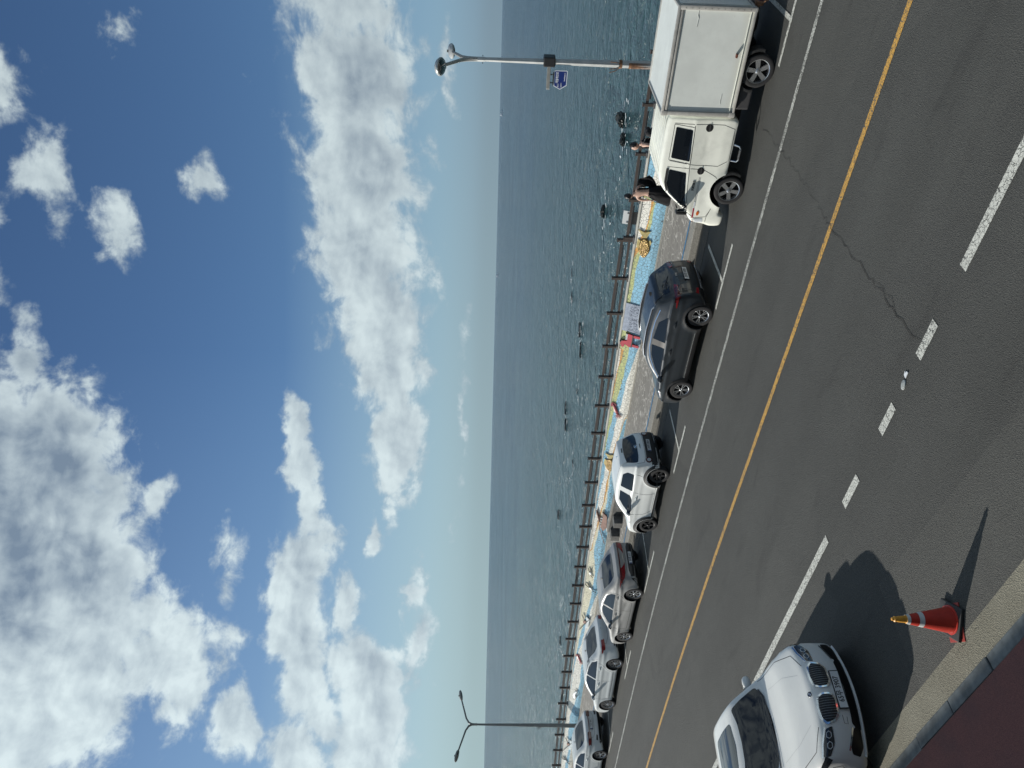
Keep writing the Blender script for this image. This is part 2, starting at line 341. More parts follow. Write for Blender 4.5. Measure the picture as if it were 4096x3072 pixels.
def cyl(bm, p0, p1, r0, r1=None, n=16, caps=True, mi=0):
    p0, p1 = Vector(p0), Vector(p1); r1 = r0 if r1 is None else r1
    d = p1-p0; r = bmesh.ops.create_cone(bm, cap_ends=caps, segments=n, radius1=r0, radius2=r1, depth=d.length)
    M = Matrix.Translation((p0+p1)/2) @ d.to_track_quat('Z', 'Y').to_matrix().to_4x4()
    bmesh.ops.transform(bm, matrix=M, verts=r['verts'])
    for f in {f for v in r['verts'] for f in v.link_faces}: f.material_index = mi
    return r['verts']
def tube(bm, pts, r, n=8, mi=0):
    pts = [Vector(p) for p in pts]; rad = r if isinstance(r, (list, tuple)) else [r]*len(pts); rings = []
    for i, p in enumerate(pts):
        d = (pts[min(i+1, len(pts)-1)]-pts[max(i-1, 0)]).normalized(); q = d.to_track_quat('Z', 'Y')
        rings.append([bm.verts.new(p + q @ Vector((rad[i]*math.cos(2*math.pi*k/n), rad[i]*math.sin(2*math.pi*k/n), 0))) for k in range(n)])
    for a, c in zip(rings, rings[1:]):
        for k in range(n): bm.faces.new((a[k], a[(k+1) % n], c[(k+1) % n], c[k])).material_index = mi
    bm.faces.new(rings[0][::-1]).material_index = mi; bm.faces.new(rings[-1]).material_index = mi
def lathe(bm, prof, n=32, axis='Z', mi=0):
    rings = []
    for (r, h) in prof:
        ring = []
        for k in range(n):
            a = 2*math.pi*k/n
            v = (r*math.cos(a), r*math.sin(a), h) if axis == 'Z' else (r*math.cos(a), h, r*math.sin(a))
            ring.append(bm.verts.new(v))
        rings.append(ring)
    for a, c in zip(rings, rings[1:]):
        for k in range(n): bm.faces.new((a[k], a[(k+1) % n], c[(k+1) % n], c[k])).material_index = mi
    return rings
def prism(bm, poly, fr, depth, mi=0):
    """poly of 2D points placed with frame fr=(origin, a, b); extruded by depth along a x b"""
    o, a, b = (Vector(x) for x in fr); nrm = a.cross(b).normalized()
    lo = [bm.verts.new(o + a*x + b*y) for x, y in poly]; hi = [bm.verts.new(o + a*x + b*y + nrm*depth) for x, y in poly]
    k = len(poly)
    tri = tessellate_polygon([[Vector((x, y, 0)) for x, y in poly]])
    for t in tri:
        bm.faces.new([hi[i] for i in t]).material_index = mi; bm.faces.new([lo[i] for i in reversed(t)]).material_index = mi
    for i in range(k): bm.faces.new((lo[i], lo[(i+1) % k], hi[(i+1) % k], hi[i])).material_index = mi
def text_mesh(name, txt, size, mat_, parent=None, M=Matrix(), sx=1., align='CENTER', thick=.001):
    cu = bpy.data.curves.new(name, 'FONT'); cu.body = txt; cu.size = size; cu.align_x = align; cu.align_y = 'CENTER'; cu.extrude = thick; cu.resolution_u = 3; cu.offset = size*.014
    t = bpy.data.objects.new(name, cu); COL.objects.link(t); bpy.context.view_layer.update()
    me = bpy.data.meshes.new_from_object(t.evaluated_get(bpy.context.evaluated_depsgraph_get()))
    bpy.data.objects.remove(t); bpy.data.curves.remove(cu)
    me.transform(M @ Matrix.Diagonal((sx, 1, 1, 1))); me.materials.clear(); me.materials.append(mat_)
    o = bpy.data.objects.new(name, me); COL.objects.link(o)
    if parent: o.parent = parent
    return o
def spl(pts, n=8, closed=True):
    P = [np.array(p, float) for p in pts]; k = len(P); outp = []
    rngk = range(k) if closed else range(k-1)
    for i in rngk:
        p0 = P[(i-1) % k] if closed or i > 0 else P[i]; p1 = P[i]; p2 = P[(i+1) % k]; p3 = P[(i+2) % k] if closed or i+2 < k else P[(i+1) % k]
        for j in range(n):
            t = j/n; outp.append(tuple(.5*((2*p1) + (p2-p0)*t + (2*p0-5*p1+4*p2-p3)*t*t + (3*p1-p0-3*p2+p3)*t**3)))
    if not closed: outp.append(tuple(P[-1]))
    return outp
def rpoly(pts, r=.03, n=4):
    """round the corners of a polygon"""
    k = len(pts); o = []
    for i in range(k):
        p = np.array(pts[i], float); a = np.array(pts[i-1], float)-p; c = np.array(pts[(i+1) % k], float)-p
        la, lc = np.linalg.norm(a), np.linalg.norm(c); rr = min(r, la*.45, lc*.45)
        a = p + a/la*rr; c = p + c/lc*rr
        for j in range(n+1):
            t = j/n; o.append(tuple(a*(1-t)**2 + 2*p*t*(1-t) + c*t*t))
    return o
# ------------------------------------------------------------------ road layout (s runs left along the road, X = -s; d = distance to sea side)
def shift(s): return float(np.interp(s, [-60, 15, 20, 25, 28, 33, 40, 43, 50, 60, 80, 120], [0, 0, -.10, -.32, -.52, -.93, -1.6, -1.85, -2.75, -4.4, -9., -21]))
def wall_d(s): return float(np.interp(s, [-60, 11, 17, 21.7, 25, 28, 34, 40, 43, 50, 60, 80, 120], [21.5, 21.57, 21.62, 21.55, 21.35, 21.13, 20.55, 20.03, 19.8, 18.9, 17.2, 12.6, .6]))
def wtop(s): return float(np.interp(s, [-60, 8, 12, 16, 20, 24, 38, 48, 120], [1.0, .99, .965, .95, .90, .88, .872, .775, .75]))
def smooth_line(f, w=1.2): return lambda s: (f(s-w)+f(s-w/2)+f(s)+f(s+w/2)+f(s+w))/5
shift = smooth_line(shift); wall_d = smooth_line(wall_d)
S0, S1 = -45., 110.
def strip(name, da, db, z, m, s0=S0, s1=S1, step=1., za=None, zb=None, kind='structure', wf=None):
    """ribbon between offsets da and db (functions or numbers relative to the road shift)"""
    A = da if callable(da) else (lambda s: da+shift(s)); B = db if callable(db) else (lambda s: db+shift(s))
    n = max(1, int(math.ceil((s1-s0)/step))); v = []; f = []
    for i in range(n+1):
        s = s0+(s1-s0)*i/n; v.append((-s, A(s), z if za is None else za)); v.append((-s, B(s), z if zb is None else zb))
    for i in range(n): f.append((2*i+2, 2*i, 2*i+1, 2*i+3))
    o = mesh_obj(name, v, f, m)
    return finish(o, kind=kind)
GA = mat('earth_ground', (.11, .10, .085), .9, var=.3, vscale=.5)
g = mesh_obj('ground', [(-130, -80, -.03), (70, -80, -.03), (70, 17, -.03), (-40, 17, -.03), (-60, 14, -.03), (-80, 9, -.03), (-110, 0, -.03), (-130, -6, -.03)], [tuple(range(8))], GA); finish(g, kind='structure')
strip('road', 4.66, 17.42, 0, MATS['asphalt'])
strip('gutter', 4.20, 4.66, .004, M_GUTTER, s1=60)
strip('drain_channel', 17.40, 18.10, .008, M_DRAIN)
# near pavement and its kerb stones
strip('red_pavement', -30, 4.03, .118, M_RED, s1=60)
strip('near_kerb_bed', 4.0, 4.21, -.01, M_GUTLINE, s1=60)
bm = bmesh.new(); s = -8.
while s < 40:
    L = random.uniform(.92, 1.0) if random.random() < .8 else random.uniform(.35, .6)
    y = 4.115+shift(s)+random.uniform(-.006, .006); zt = .12+random.uniform(-.008, .008)
    box(bm, (-(s+L/2), y, zt/2-.02), (L-.012, .17, zt+.04), Matrix.Rotation(random.uniform(-.008, .008), 3, 'Z'), bev=.014)
    s += L
finish(bm_obj('near_kerb', bm, M_KERBD), kind='structure')
# far kerb: step, granite top, blue line, pavers, strip of bare concrete by the wall
bm = bmesh.new(); s = S0
while s < S1:
    L = 1.0; a, b2 = shift(s), shift(s+L)
    for (x0, x1, y0, y1) in ((-s-.004, -s-L+.004, a, b2),):
        v = []
        for (x, y) in ((x0, y0), (x1, y1)):
            for (dd, zz) in ((18.085, 0.), (18.10, .175), (18.125, .2), (18.42, .204)): v.append(bm.verts.new((x, dd+y, zz)))
        for k in range(3): bm.faces.new((v[k], v[k+1], v[k+5], v[k+4]))
    s += L
finish(bm_obj('kerb', bm, M_KERB), kind='structure')
strip('blue_line', 18.55, 18.64, .210, M_BLUE, s0=-30)
strip('pavement', 18.40, lambda s: wall_d(s)-.10, .2, M_PAVER)
strip('pavement_edge', lambda s: wall_d(s)-.22, lambda s: wall_d(s)+.05, .206, M_GUTLINE)
# sea, foreshore
sea = mesh_obj('sea', [(-30000, 16, -3.5), (-130, 16, -3.5), (-110, -8, -3.5), (-30000, -8, -3.5), (30000, 16, -3.5), (30000, 26000, -3.5), (-30000, 26000, -3.5)],
               [(0, 1, 4, 5, 6), (3, 2, 1, 0)], M_SEA); finish(sea, kind='structure')
# painted lines
def seg(name, d, w, m, s0, s1, z=.006, step=1.): return strip(name, d-w/2, d+w/2, z, m, s0=s0, s1=s1, step=step)
seg('outer_white_line', 14.17, .13, M_WHITE_WORN, -40, 100)
seg('yellow_line', 11.10, .13, M_YELLOW, -40, 100)
for a, b2 in ((.2, 4.62), (5.42, 5.98), (6.85, 7.36), (8.32, 8.97), (9.82, 26)): seg('lane_dash', 7.61, .155, M_WHITE, a, b2)
def bay(sp, s_l, s_r, sc=None):
    """T mark: parallel bar plus cross bar at sp"""
    seg('bay_line', 15.43, .10, M_WHITE, s_l, s_r, z=.007)
    y0, y1 = 15.36+shift(sp), 17.15+shift(sp); k = (shift(sp+1)-shift(sp-1))/2
    dx = k*(y1-y0)
    v = [(-sp-.05-dx, y1, .011), (-sp+.05-dx, y1, .011), (-sp+.05, y0, .011), (-sp-.05, y0, .011)]
    finish(mesh_obj('bay_line', v, [(3, 2, 1, 0)], M_WHITE), kind='structure')
bay(3.97, 2.9, 4.85); bay(9.95, 8.9, 10.75); bay(15.85, 14.85, 16.8); bay(21.75, 20.6, 22.85); bay(27.55, 26.5, 28.4); bay(33.3, 32.4, 34.1); bay(39.2, 38.2, 40.2)
# cracks
def crack(pts, w, z=.0085, jit=.035, m=M_GAP):
    P = []
    for a, b2 in zip(pts, pts[1:]):
        n = max(2, int(math.dist(a, b2)/.12))
        for i in range(n):
            t = i/n; P.append((a[0]+(b2[0]-a[0])*t+random.uniform(-jit, jit), a[1]+(b2[1]-a[1])*t+random.uniform(-jit, jit)))
    P.append(pts[-1]); v = []; f = []
    for i, p in enumerate(P):
        ww = w*random.uniform(.3, 1.1)*(.4 if i in (0, len(P)-1) else 1)
        v += [(p[0]-ww/2, p[1], z), (p[0]+ww/2, p[1], z)]
    for i in range(len(P)-1): f.append((2*i, 2*i+1, 2*i+3, 2*i+2))
    finish(mesh_obj('road_crack', v, f, m), kind='structure')
crack([(-6.13, 15.42), (-6.03, 14.68), (-6.03, 14.18), (-5.98, 13.2), (-5.96, 12.2), (-6.01, 11.24), (-5.95, 10.23), (-5.91, 9.19), (-5.9, 8.52), (-5.86, 8.1), (-5.76, 7.76), (-5.70, 7.6)], .0125, jit=.06, m=mat('crack_dark', (.012, .012, .012), .9))
crack([(-5.99, 9.4), (-5.85, 9.1), (-5.8, 8.7), (-5.9, 8.3)], .01)
crack([(-15.44, 9.75), (-15.52, 8.52), (-15.52, 7.93), (-15.8, 7.0)], .012); crack([(-15.61, 14.64), (-15.56, 13.75), (-15.56, 12.57), (-15.44, 9.75)], .010)
crack([(-7.3, 4.58), (-7.79, 4.57), (-8.32, 4.57), (-9.23, 4.54), (-10.59, 4.55)], .012, .0095, .02)
crack([(-22.5, 14.1), (-22.3, 12.2), (-22.6, 11.2)], .012)

# ------------------------------------------------------------------ mosaic sea wall
BN = [ # boundaries from the top down, height z against s; colour above each listed in BC
 ([-50, 10.9, 11, 11.7, 12.1, 12.9, 13.1, 17.0, 17.05, 17.3, 18.3, 19.4, 20, 120], [1.2, 1.2, .685, .68, .73, .93, 1.2, 1.2, .86, .84, .86, .92, 1.2, 1.2]),
 ([-50, 10.9, 11, 11.65, 12.1, 12.87, 13.3, 13.4, 17.0, 17.05, 18.3, 19.35, 20.4, 21, 120], [1.2, 1.2, .62, .635, .66, .815, .965, 1.2, 1.2, .74, .825, .875, .9, 1.2, 1.2]),
 ([-50, 10.9, 11, 11.7, 12.1, 13, 13.5, 14.9, 16.2, 17.2, 18.3, 19.5, 20.4, 21.4, 22.3, 23.3, 120], [.95, .95, .54, .555, .585, .725, .79, .80, .62, .55, .61, .68, .76, .80, .835, 1.2, 1.2]),
 ([-50, 10.9, 11, 16.6, 16.9, 17.2, 18.3, 19.4, 20.3, 21.4, 22.2, 23.8, 25.2, 27, 27.8, 120], [.78, .74, 0, 0, .22, .3, .45, .495, .57, .61, .675, .74, .80, .87, 1.2, 1.2]),
 ([-50, 20, 20.4, 21.3, 22.2, 23.7, 25.3, 27.1, 28.5, 29.2, 120], [0, 0, .275, .41, .50, .56, .60, .73, .80, 1.2, 1.2]),
 ([-50, 20, 20.4, 21.3, 22.2, 23.7, 25.3, 27.1, 28.5, 29.2, 120], [0, 0, .27, .38, .45, .51, .54, .69, .78, 1.15, 1.15]),
 ([-50, 20.3, 20.5, 21.3, 22.1, 23.7, 25.3, 26.9, 28.4, 29.3, 29.7, 30.6, 31.7, 32.9, 34.4, 35.9, 37.2, 38, 120], [0, 0, .265, .34, .415, .487, .44, .57, .70, .57, .52, .49, .515, .58, .726, .805, .86, 1.2, 1.2]),
 ([-50, 30.6, 31.6, 32.8, 34.5, 35.9, 37.4, 39.1, 40, 40.6, 120], [0, 0, .29, .44, .56, .687, .832, .831, .86, 1.2, 1.2]),
 ([-50, 36.4, 37.3, 38.9, 40.7, 42.6, 44.5, 45.8, 47.4, 52, 60, 120], [0, 0, .48, .43, .51, .69, .62, .49, .58, .45, .6, .5]),
 ([-50, 44.5, 45.7, 47.3, 50, 56, 120], [0, 0, .39, .40, .35, .45, .4])]
BC = 'WOGBWOYBWBW'
def wpt(s, z):
    """point of the wall's road face at height z (upright foot, then leaning back)"""
    return Vector((-s, wall_d(s) + max(0, .18*(z-.37)/.55), z))
v = []; f = []; mi = []; keys = 'WOGBY'
n = int((78+20)/.11)
for i in range(n):
    sa, sb = -20+98*i/n, -20+98*(i+1)/n; cols = []
    for s in (sa, sb):
        zs = [wtop(s)]; z = zs[0]
        for k, (xs, ys) in enumerate(BN):
            y = float(np.interp(s, xs, ys)) + .012*math.sin(s*3.1+k*2)+.008*math.sin(s*7.7+k)
            z = min(z, max(.2, y)); zs.append(z)
        zs.append(.2); cols.append(zs)
    for k in range(len(BC)):
        a0, a1, b0, b1 = cols[0][k], cols[0][k+1], cols[1][k], cols[1][k+1]
        if a0-a1 < 1e-4 and b0-b1 < 1e-4: continue
        cuts = [(a0, a1, b0, b1)]
        if max(a0, b0) > .37 > min(a1, b1) and (a0 > .37 or b0 > .37): cuts = [(a0, max(a1, min(a0, .37)), b0, max(b1, min(b0, .37))), (max(a1, min(a0, .37)), a1, max(b1, min(b0, .37)), b1)]
        for (p0, p1, q0, q1) in cuts:
            if p0-p1 < 1e-4 and q0-q1 < 1e-4: continue
            j = len(v); v += [wpt(sa, p0), wpt(sa, p1), wpt(sb, q1), wpt(sb, q0)]; f.append((j, j+3, j+2, j+1)); mi.append(keys.index(BC[k]))
wall = empty('mosaic_wall', (0, 0, 0), 0, 'low sea wall clad in broken tiles with wavy white, orange, green and blue bands', 'wall')
mesh_obj('tile_face', v, f, [MO[c] for c in keys], wall, midx=mi)
v = []; f = []
for i in range(0, 99):
    s = -20+i; t = wtop(s); y = wall_d(s)
    v += [(-s, y+.16, t-.02), (-s, y+.155, t+.012), (-s, y+.20, t+.02), (-s, y+.44, t+.02), (-s, y+.46, t), (-s, y+.47, -4)]
for i in range(98):
    for k in range(5): f.append((6*i+k, 6*i+6+k, 6*i+7+k, 6*i+1+k))
mesh_obj('coping', v, f, mat('coping_pale', (.46, .45, .40), .8, var=.15, vscale=3), wall)

# ------------------------------------------------------------------ railings on the wall
def rail_bar(bm, s0, s1, h, w, off, zf):
    n = max(1, int(s1-s0)); rings = []
    for i in range(n+1):
        s = s0+(s1-s0)*i/n; y = wall_d(s)+.31+off; z = zf(s)
        rings.append([bm.verts.new((-s, y+a, z+c)) for a, c in ((-w/2, -h/2), (w/2, -h/2), (w/2, h/2), (-w/2, h/2))])
    for a, c in zip(rings, rings[1:]):
        for k in range(4): bm.faces.new((a[k], a[(k+1) % 4], c[(k+1) % 4], c[k]))
    bm.faces.new(rings[0][::-1]); bm.faces.new(rings[-1])
def make_railing(name, label, ss, ph, up_, low, plate):
    root = empty(name, (-ss[0], wall_d(ss[0])+.31, wtop(ss[0])), 0, label, 'railing')
    def adopt(o): o.parent = root; o.matrix_parent_inverse = Matrix.Translation(root.location).inverted()
    post0 = None
    for s in ss:
        if post0 is None:
            bm = bmesh.new(); box(bm, (0, 0, ph/2), (.085, .11, ph), bev=.006)
            box(bm, (0, 0, ph-.002), (.105, .13, .018)); post0 = bm_obj('post', bm, M_RAIL); p = post0
            bm = bmesh.new(); box(bm, (0, -.005, .035), (.16, .20, .07), bev=.008); fp = bm_obj('foot', bm, M_POSTB, post0)
        else:
            p = post0.copy(); COL.objects.link(p); q = fp.copy(); COL.objects.link(q); q.parent = p
        p.location = (-s, wall_d(s)+.31, wtop(s)+.01); p.rotation_euler = (0, 0, math.atan2(wall_d(s-.5)-wall_d(s+.5), 1)); adopt(p)
    for s0, s1 in zip(ss, ss[1:]):
        g = .05
        bm = bmesh.new(); rail_bar(bm, s0+g, s1-g, .085, .05, 0, lambda s: wtop(s)+up_); adopt(bm_obj('top_rail', bm, M_RAIL))
        bm = bmesh.new(); rail_bar(bm, s0+g+.13, s1-g-.13, .035, .04, -.03, lambda s: wtop(s)+up_-.068); adopt(bm_obj('light_bar', bm, M_BLK))
        if low:
            bm = bmesh.new(); rail_bar(bm, s0+g, s1-g, .075, .045, 0, lambda s: wtop(s)+low); adopt(bm_obj('lower_rail', bm, M_RAIL))
    return root
PS = [12.59, 14.09, 15.58, 17.09, 18.57, 20.06, 21.55, 22.99, 24.41, 25.82, 27.2, 28.57, 29.93, 31.28, 32.65, 34.08, 35.51, 36.99, 38.45, 39.95, 41.52, 43.16, 44.75, 46.36, 48.0, 49.5, 51, 52.5, 54, 55.5, 57, 58.5, 60]
make_railing('sea_railing', 'long brown railing with two rails on the mosaic wall, from beside the info board leftwards', PS, .575, .425, .17, True)
make_railing('low_sea_railing', 'lower brown railing with one rail on the wall behind the white truck', [-2.4, -.9, .6, 2.1, 3.6, 5.1, 6.6, 8.08, 9.59, 11.13, 12.50], .375, .265, 0, True)

# info board fixed outside the low railing
ib = empty('info_board', (-11.82, wall_d(11.82)+.42, .95), 0, 'small white board on the sea side of the railing between two posts', 'sign')
bm = bmesh.new(); box(bm, (0, .03, .40), (.47, .02, .19), Matrix.Rotation(R(-18), 3, 'X'), bev=.004); bm_obj('board', bm, mat('board_white', (.45, .47, .47), .5), ib)
bm = bmesh.new(); box(bm, (0, -.02, .09), (.44, .05, .17), bev=.004); box(bm, (.16, 0, .22), (.03, .03, .3)); box(bm, (-.16, 0, .22), (.03, .03, .3)); bm_obj('bracket', bm, M_POSTB, ib)
# ------------------------------------------------------------------ reliefs on the wall
def wframe(s, z):
    """frame on the leaning face: origin, along (+X right), up-slope, outward"""
    o = wpt(s, z); t = Vector((-(wpt(s+.3, z).x-wpt(s-.3, z).x)/1, -(wpt(s+.3, z).y-wpt(s-.3, z).y), 0)).normalized()
    u = (wpt(s, z+.1)-wpt(s, z-.02 if z > .42 else z)).normalized(); nrm = t.cross(u).normalized()   # points to the road
    return o + nrm*.012, t, u, nrm
def relief_root(name, s, z, label, cat='relief', group=None):
    o, t, u, nrm = wframe(s, z); e = empty(name, (0, 0, 0), 0, label, cat, group)
    e.matrix_world = Matrix(((t.x, u.x, nrm.x, o.x), (t.y, u.y, nrm.y, o.y), (t.z, u.z, nrm.z, o.z), (0, 0, 0, 1)))
    return e
def slab(name, root, poly, m, th=.03, z0=0, dome=0, smooth=False):
    """flat plate (or domed relief) in the root's own plane"""
    bm = bmesh.new()
    if not dome: prism(bm, poly, ((0, 0, z0), (1, 0, 0), (0, 1, 0)), th)
    else:
        P = np.array(poly); c = P.mean(0); lo, hi = P.min(0), P.max(0); k = len(P); prev = None
        for j, (sc, hh) in enumerate(((1, 0), (.97, .45), (.85, .78), (.62, .95), (.3, 1.))):
            ring = [bm.verts.new((c[0]+(p[0]-c[0])*sc, c[1]+(p[1]-c[1])*sc, z0+th*hh)) for p in P]
            if prev:
                for i in range(k): bm.faces.new((prev[i], prev[(i+1) % k], ring[(i+1) % k], ring[i]))
            prev = ring
        bm.faces.new(prev)
    return bm_obj(name, bm, m, root, smooth=bool(dome), angle=60)
m, T, b, tcn = custom('gold_scales')
vv = T.voro(T.vm('MULTIPLY', tcn, (1, 1.5, 1)), 24); c = T.mix(T.ramp(vv, .1, .55), (.62, .45, .16), (.17, .10, .03))
T.l.new(c, b.inputs['Base Color']); b.inputs['Roughness'].default_value = .25; b.inputs['Metallic'].default_value = .45; T.l.new(T.bump(vv, 1, .02), b.inputs['Normal'])
M_GOLD = m; M_GOLDP = mat('gold_fin', (.42, .34, .14), .35, metal=.3, var=.3, vscale=14)
def fish(s, z, L, label, rot=0):
    root = relief_root('fish_relief', s, z, label, 'fish relief', 'golden fish on the mosaic wall')
    rt = Matrix.Rotation(R(rot), 3, 'Z'); q = lambda P: [tuple((rt @ Vector((x*L, y*L, 0)))[:2]) for x, y in P]
    slab('body', root, q(spl([(-.52, -.02), (-.42, .12), (-.2, .20), (.1, .15), (.25, .05), (.27, -.04), (.1, -.16), (-.2, -.2), (-.42, -.12)], 4)), M_GOLD, .07*L, dome=1)
    slab('tail', root, q([(.24, .03), (.38, .14), (.56, .24), (.47, .04), (.52, -.18), (.36, -.10), (.24, -.04)]), M_GOLDP, .03)
    slab('fin', root, q([(-.25, .19), (-.05, .27), (.2, .24), (.12, .12)]), M_GOLDP, .025)
    slab('fin', root, q([(-.1, -.17), (.1, -.24), (.2, -.18), (.1, -.12)]), M_GOLDP, .025)
    slab('eye', root, q([(-.40+.025*math.cos(a), .04+.025*math.sin(a)) for a in np.linspace(0, 6.28, 9)[:-1]]), M_BLK, .06*L+.006)
fish(12.60, .665, .96, 'golden scaly fish relief on the blue wave band nearest the truck', 4)
fish(22.95, .575, .92, 'golden scaly fish relief behind the roof of the small white car', 4)
M_SQ = mat('squid_red', (.27, .045, .05), .3, var=.25, vscale=8, coat=.4); M_SQL = mat('squid_pink', (.5, .30, .27), .4, var=.2)
def squid(s, z, L, rot, label):
    root = relief_root('squid_relief', s, z, label, 'squid relief'); rt = Matrix.Rotation(R(rot), 3, 'Z')
    q = lambda P: [tuple((rt @ Vector((x*L, y*L, 0)))[:2]) for x, y in P]
    slab('mantle', root, q(spl([(.46, 0), (.25, .07), (-.05, .085), (-.2, .06), (-.2, -.06), (-.05, -.085), (.25, -.07)], 4)), M_SQ, .06*L, dome=1)
    slab('fin', root, q([(.52, 0), (.36, .14), (.26, .15), (.27, .03)]), M_SQ, .02); slab('fin', root, q([(.52, 0), (.36, -.14), (.26, -.15), (.27, -.03)]), M_SQ, .02)
    slab('head', root, q(spl([(-.19, .06), (-.3, .07), (-.33, 0), (-.3, -.07), (-.19, -.06)], 3)), M_SQ, .05*L, dome=1)
    for k in range(7):
        a = -.65+1.3*k/6; bm = bmesh.new(); pts = []
        for j in range(6):
            t = j/5; x = -.30-.26*t*math.cos(a*.9)*(1-.15*abs(a)); y = .05*a+.30*t*math.sin(a)*(1-.3*t); p = rt @ Vector((x*L, y*L, 0)); pts.append((p.x, p.y, .02+.02*math.sin(t*3)))
        tube(bm, pts, [.018*L*(1.2-t*.16) for t in range(6)], 6); bm_obj('tentacle', bm, M_SQL if k % 2 else M_SQ, root, True)
squid(20.05, .68, .80, 26, 'red squid relief on the wall between the dark and the small white car')
squid(36.85, .64, .78, 26, 'small dark red squid relief far left on the cream band')
# panel of an old photograph: crowd of figures on grey tiles
m, T, b, tcn = custom('photo_tiles')
vv = T.voro(T.vm('MULTIPLY', tcn, (1.0, 1.6, 1)), 26, 'F1'); nn = T.noise(tcn, 16, 5, .7); sx = T.new('ShaderNodeSeparateXYZ'); T.l.new(tcn, sx.inputs[0])
cr_ = T.m('MULTIPLY', T.ramp(T.m('ADD', T.m('MULTIPLY', vv, .8), nn), .78, .92, 1, 0), T.ramp(T.m('ADD', sx.outputs[1], T.m('MULTIPLY', T.noise(tcn, 3, 3, .6), .3)), .20, .32, 1, 0))
c = T.mix(cr_, T.mix(T.ramp(nn, .3, .7), (.25, .29, .36), (.37, .41, .48)), (.045, .05, .07))
gx = T.m('ABSOLUTE', T.m('SUBTRACT', T.m('FRACT', T.m('MULTIPLY', T.m('ADD', sx.outputs[0], 10), 5.)), .5)); gy = T.m('ABSOLUTE', T.m('SUBTRACT', T.m('FRACT', T.m('MULTIPLY', T.m('ADD', sx.outputs[1], 10), 5.)), .5))
gl = T.m('MAXIMUM', T.ramp(gx, .47, .49), T.ramp(gy, .47, .49))
T.l.new(T.mix(T.m('MULTIPLY', gl, .5), c, (.08, .10, .14)), b.inputs['Base Color']); b.inputs['Roughness'].default_value = .3
root = relief_root('photo_panel', 15.62, .64, 'grey tiled panel printed with an old photograph of a crowd on a beach', 'photo panel')
slab('tiles', root, [(-.63, -.36), (.58, -.36), (.62, .30), (-.58, .295)], m, .012, .004)
# red pony
M_HR = mat('pony_red', (.40, .025, .04), .4, var=.12, coat=.3)
root = relief_root('pony_relief', 16.62, .60, 'flat red pony figure with white mane beside the grey photo panel', 'pony relief')
slab('body', root, [(-.22, -.10), (.30, -.10), (.33, .09), (.02, .09), (-.02, .27), (-.04, .30), (-.16, .32), (-.30, .24), (-.27, .17), (-.13, .17), (-.24, .0)], M_HR, .06)
for px in (-.21, .20): slab('leg', root, [(px, -.10), (px+.10, -.10), (px+.09, -.36), (px-.01, -.36)], M_HR, .055)
slab('belt', root, [(-.24, -.115), (.31, -.115), (.31, -.08), (-.24, -.08)], M_BLK, .07)
for k in range(13): slab('mane_strand', root, [(.04+.022*k, .085), (.052+.022*k, .085), (.055+.022*k, .16), (.043+.022*k, .16)], M_SIGNW, .04)
slab('tail', root, [(.33, .09), (.36, .17), (.33, .18), (.30, .09)], M_BLK, .06)
for px, py in ((-.06, .32), (.0, .27)):
    slab('ear', root, [(px-.03, py-.02), (px+.03, py-.02), (px, py+.04)], M_BLK, .07)
# boats, divers, dolphin
M_BR = mat('boat_brown', (.20, .095, .065), .5, var=.3, vscale=9); M_DK = mat('relief_dark', (.03, .035, .04), .5); M_PW = mat('relief_white', (.62, .66, .66), .35, var=.12)
root = relief_root('boat_relief', 26.5, .55, 'brown sailing boat relief with crew and a long steering oar', 'boat relief')
slab('hull', root, [(-.55, -.16), (-.30, -.28), (.40, -.22), (.62, .02), (.30, -.04), (-.35, .0)], M_BR, .06)
slab('sail', root, [(.02, -.02), (.62, .27), (.5, .30), (-.1, .10)], M_BR, .03)
bm = bmesh.new(); tube(bm, [(.64, .30, .05), (.1, .12, .05), (-.5, .02, .05), (-1.35, -.30, .05)], .016, 6); bm_obj('oar', bm, M_BR, root)
for k in range(4): slab('sailor', root, [(-.30+.16*k, -.06), (-.24+.16*k, -.06), (-.25+.16*k, .05), (-.29+.16*k, .05)], M_PW, .05)
slab('wave_crest', root, [(-.62, -.30), (.1, -.34), (.35, -.28), (.1, -.27), (-.3, -.26)], M_PW, .03)
def small_boat(s, z, L, label):
    root = relief_root('rowing_boat_relief', s, z, label, 'boat relief')
    slab('hull', root, [(-.5*L, .02), (-.36*L, -.14*L), (.3*L, -.14*L), (.48*L, .05*L), (.1*L, 0)], M_PW, .05)
    bm = bmesh.new(); tube(bm, [(-.7*L, .28*L, .04), (0, .0, .05), (.45*L, -.18*L, .04)], .02, 6); bm_obj('oar', bm, M_DK, root)
    bm = bmesh.new(); tube(bm, [(.5*L, .26*L, .04), (.2*L, .12*L, .05), (.1*L, -.05*L, .04)], .022, 6); bm_obj('rower', bm, M_DK, root)
    slab('rower_body', root, spl([(-.15*L, .02), (-.05*L, .16*L), (.08*L, .10*L), (.06*L, -.02)], 3), M_BR, .05)
small_boat(33.7, .56, 1.0, 'white rowing boat relief with two dark figures above the silver car'); small_boat(45.2, .48, 1.1, 'farthest white rowing boat relief at the left end of the wall')
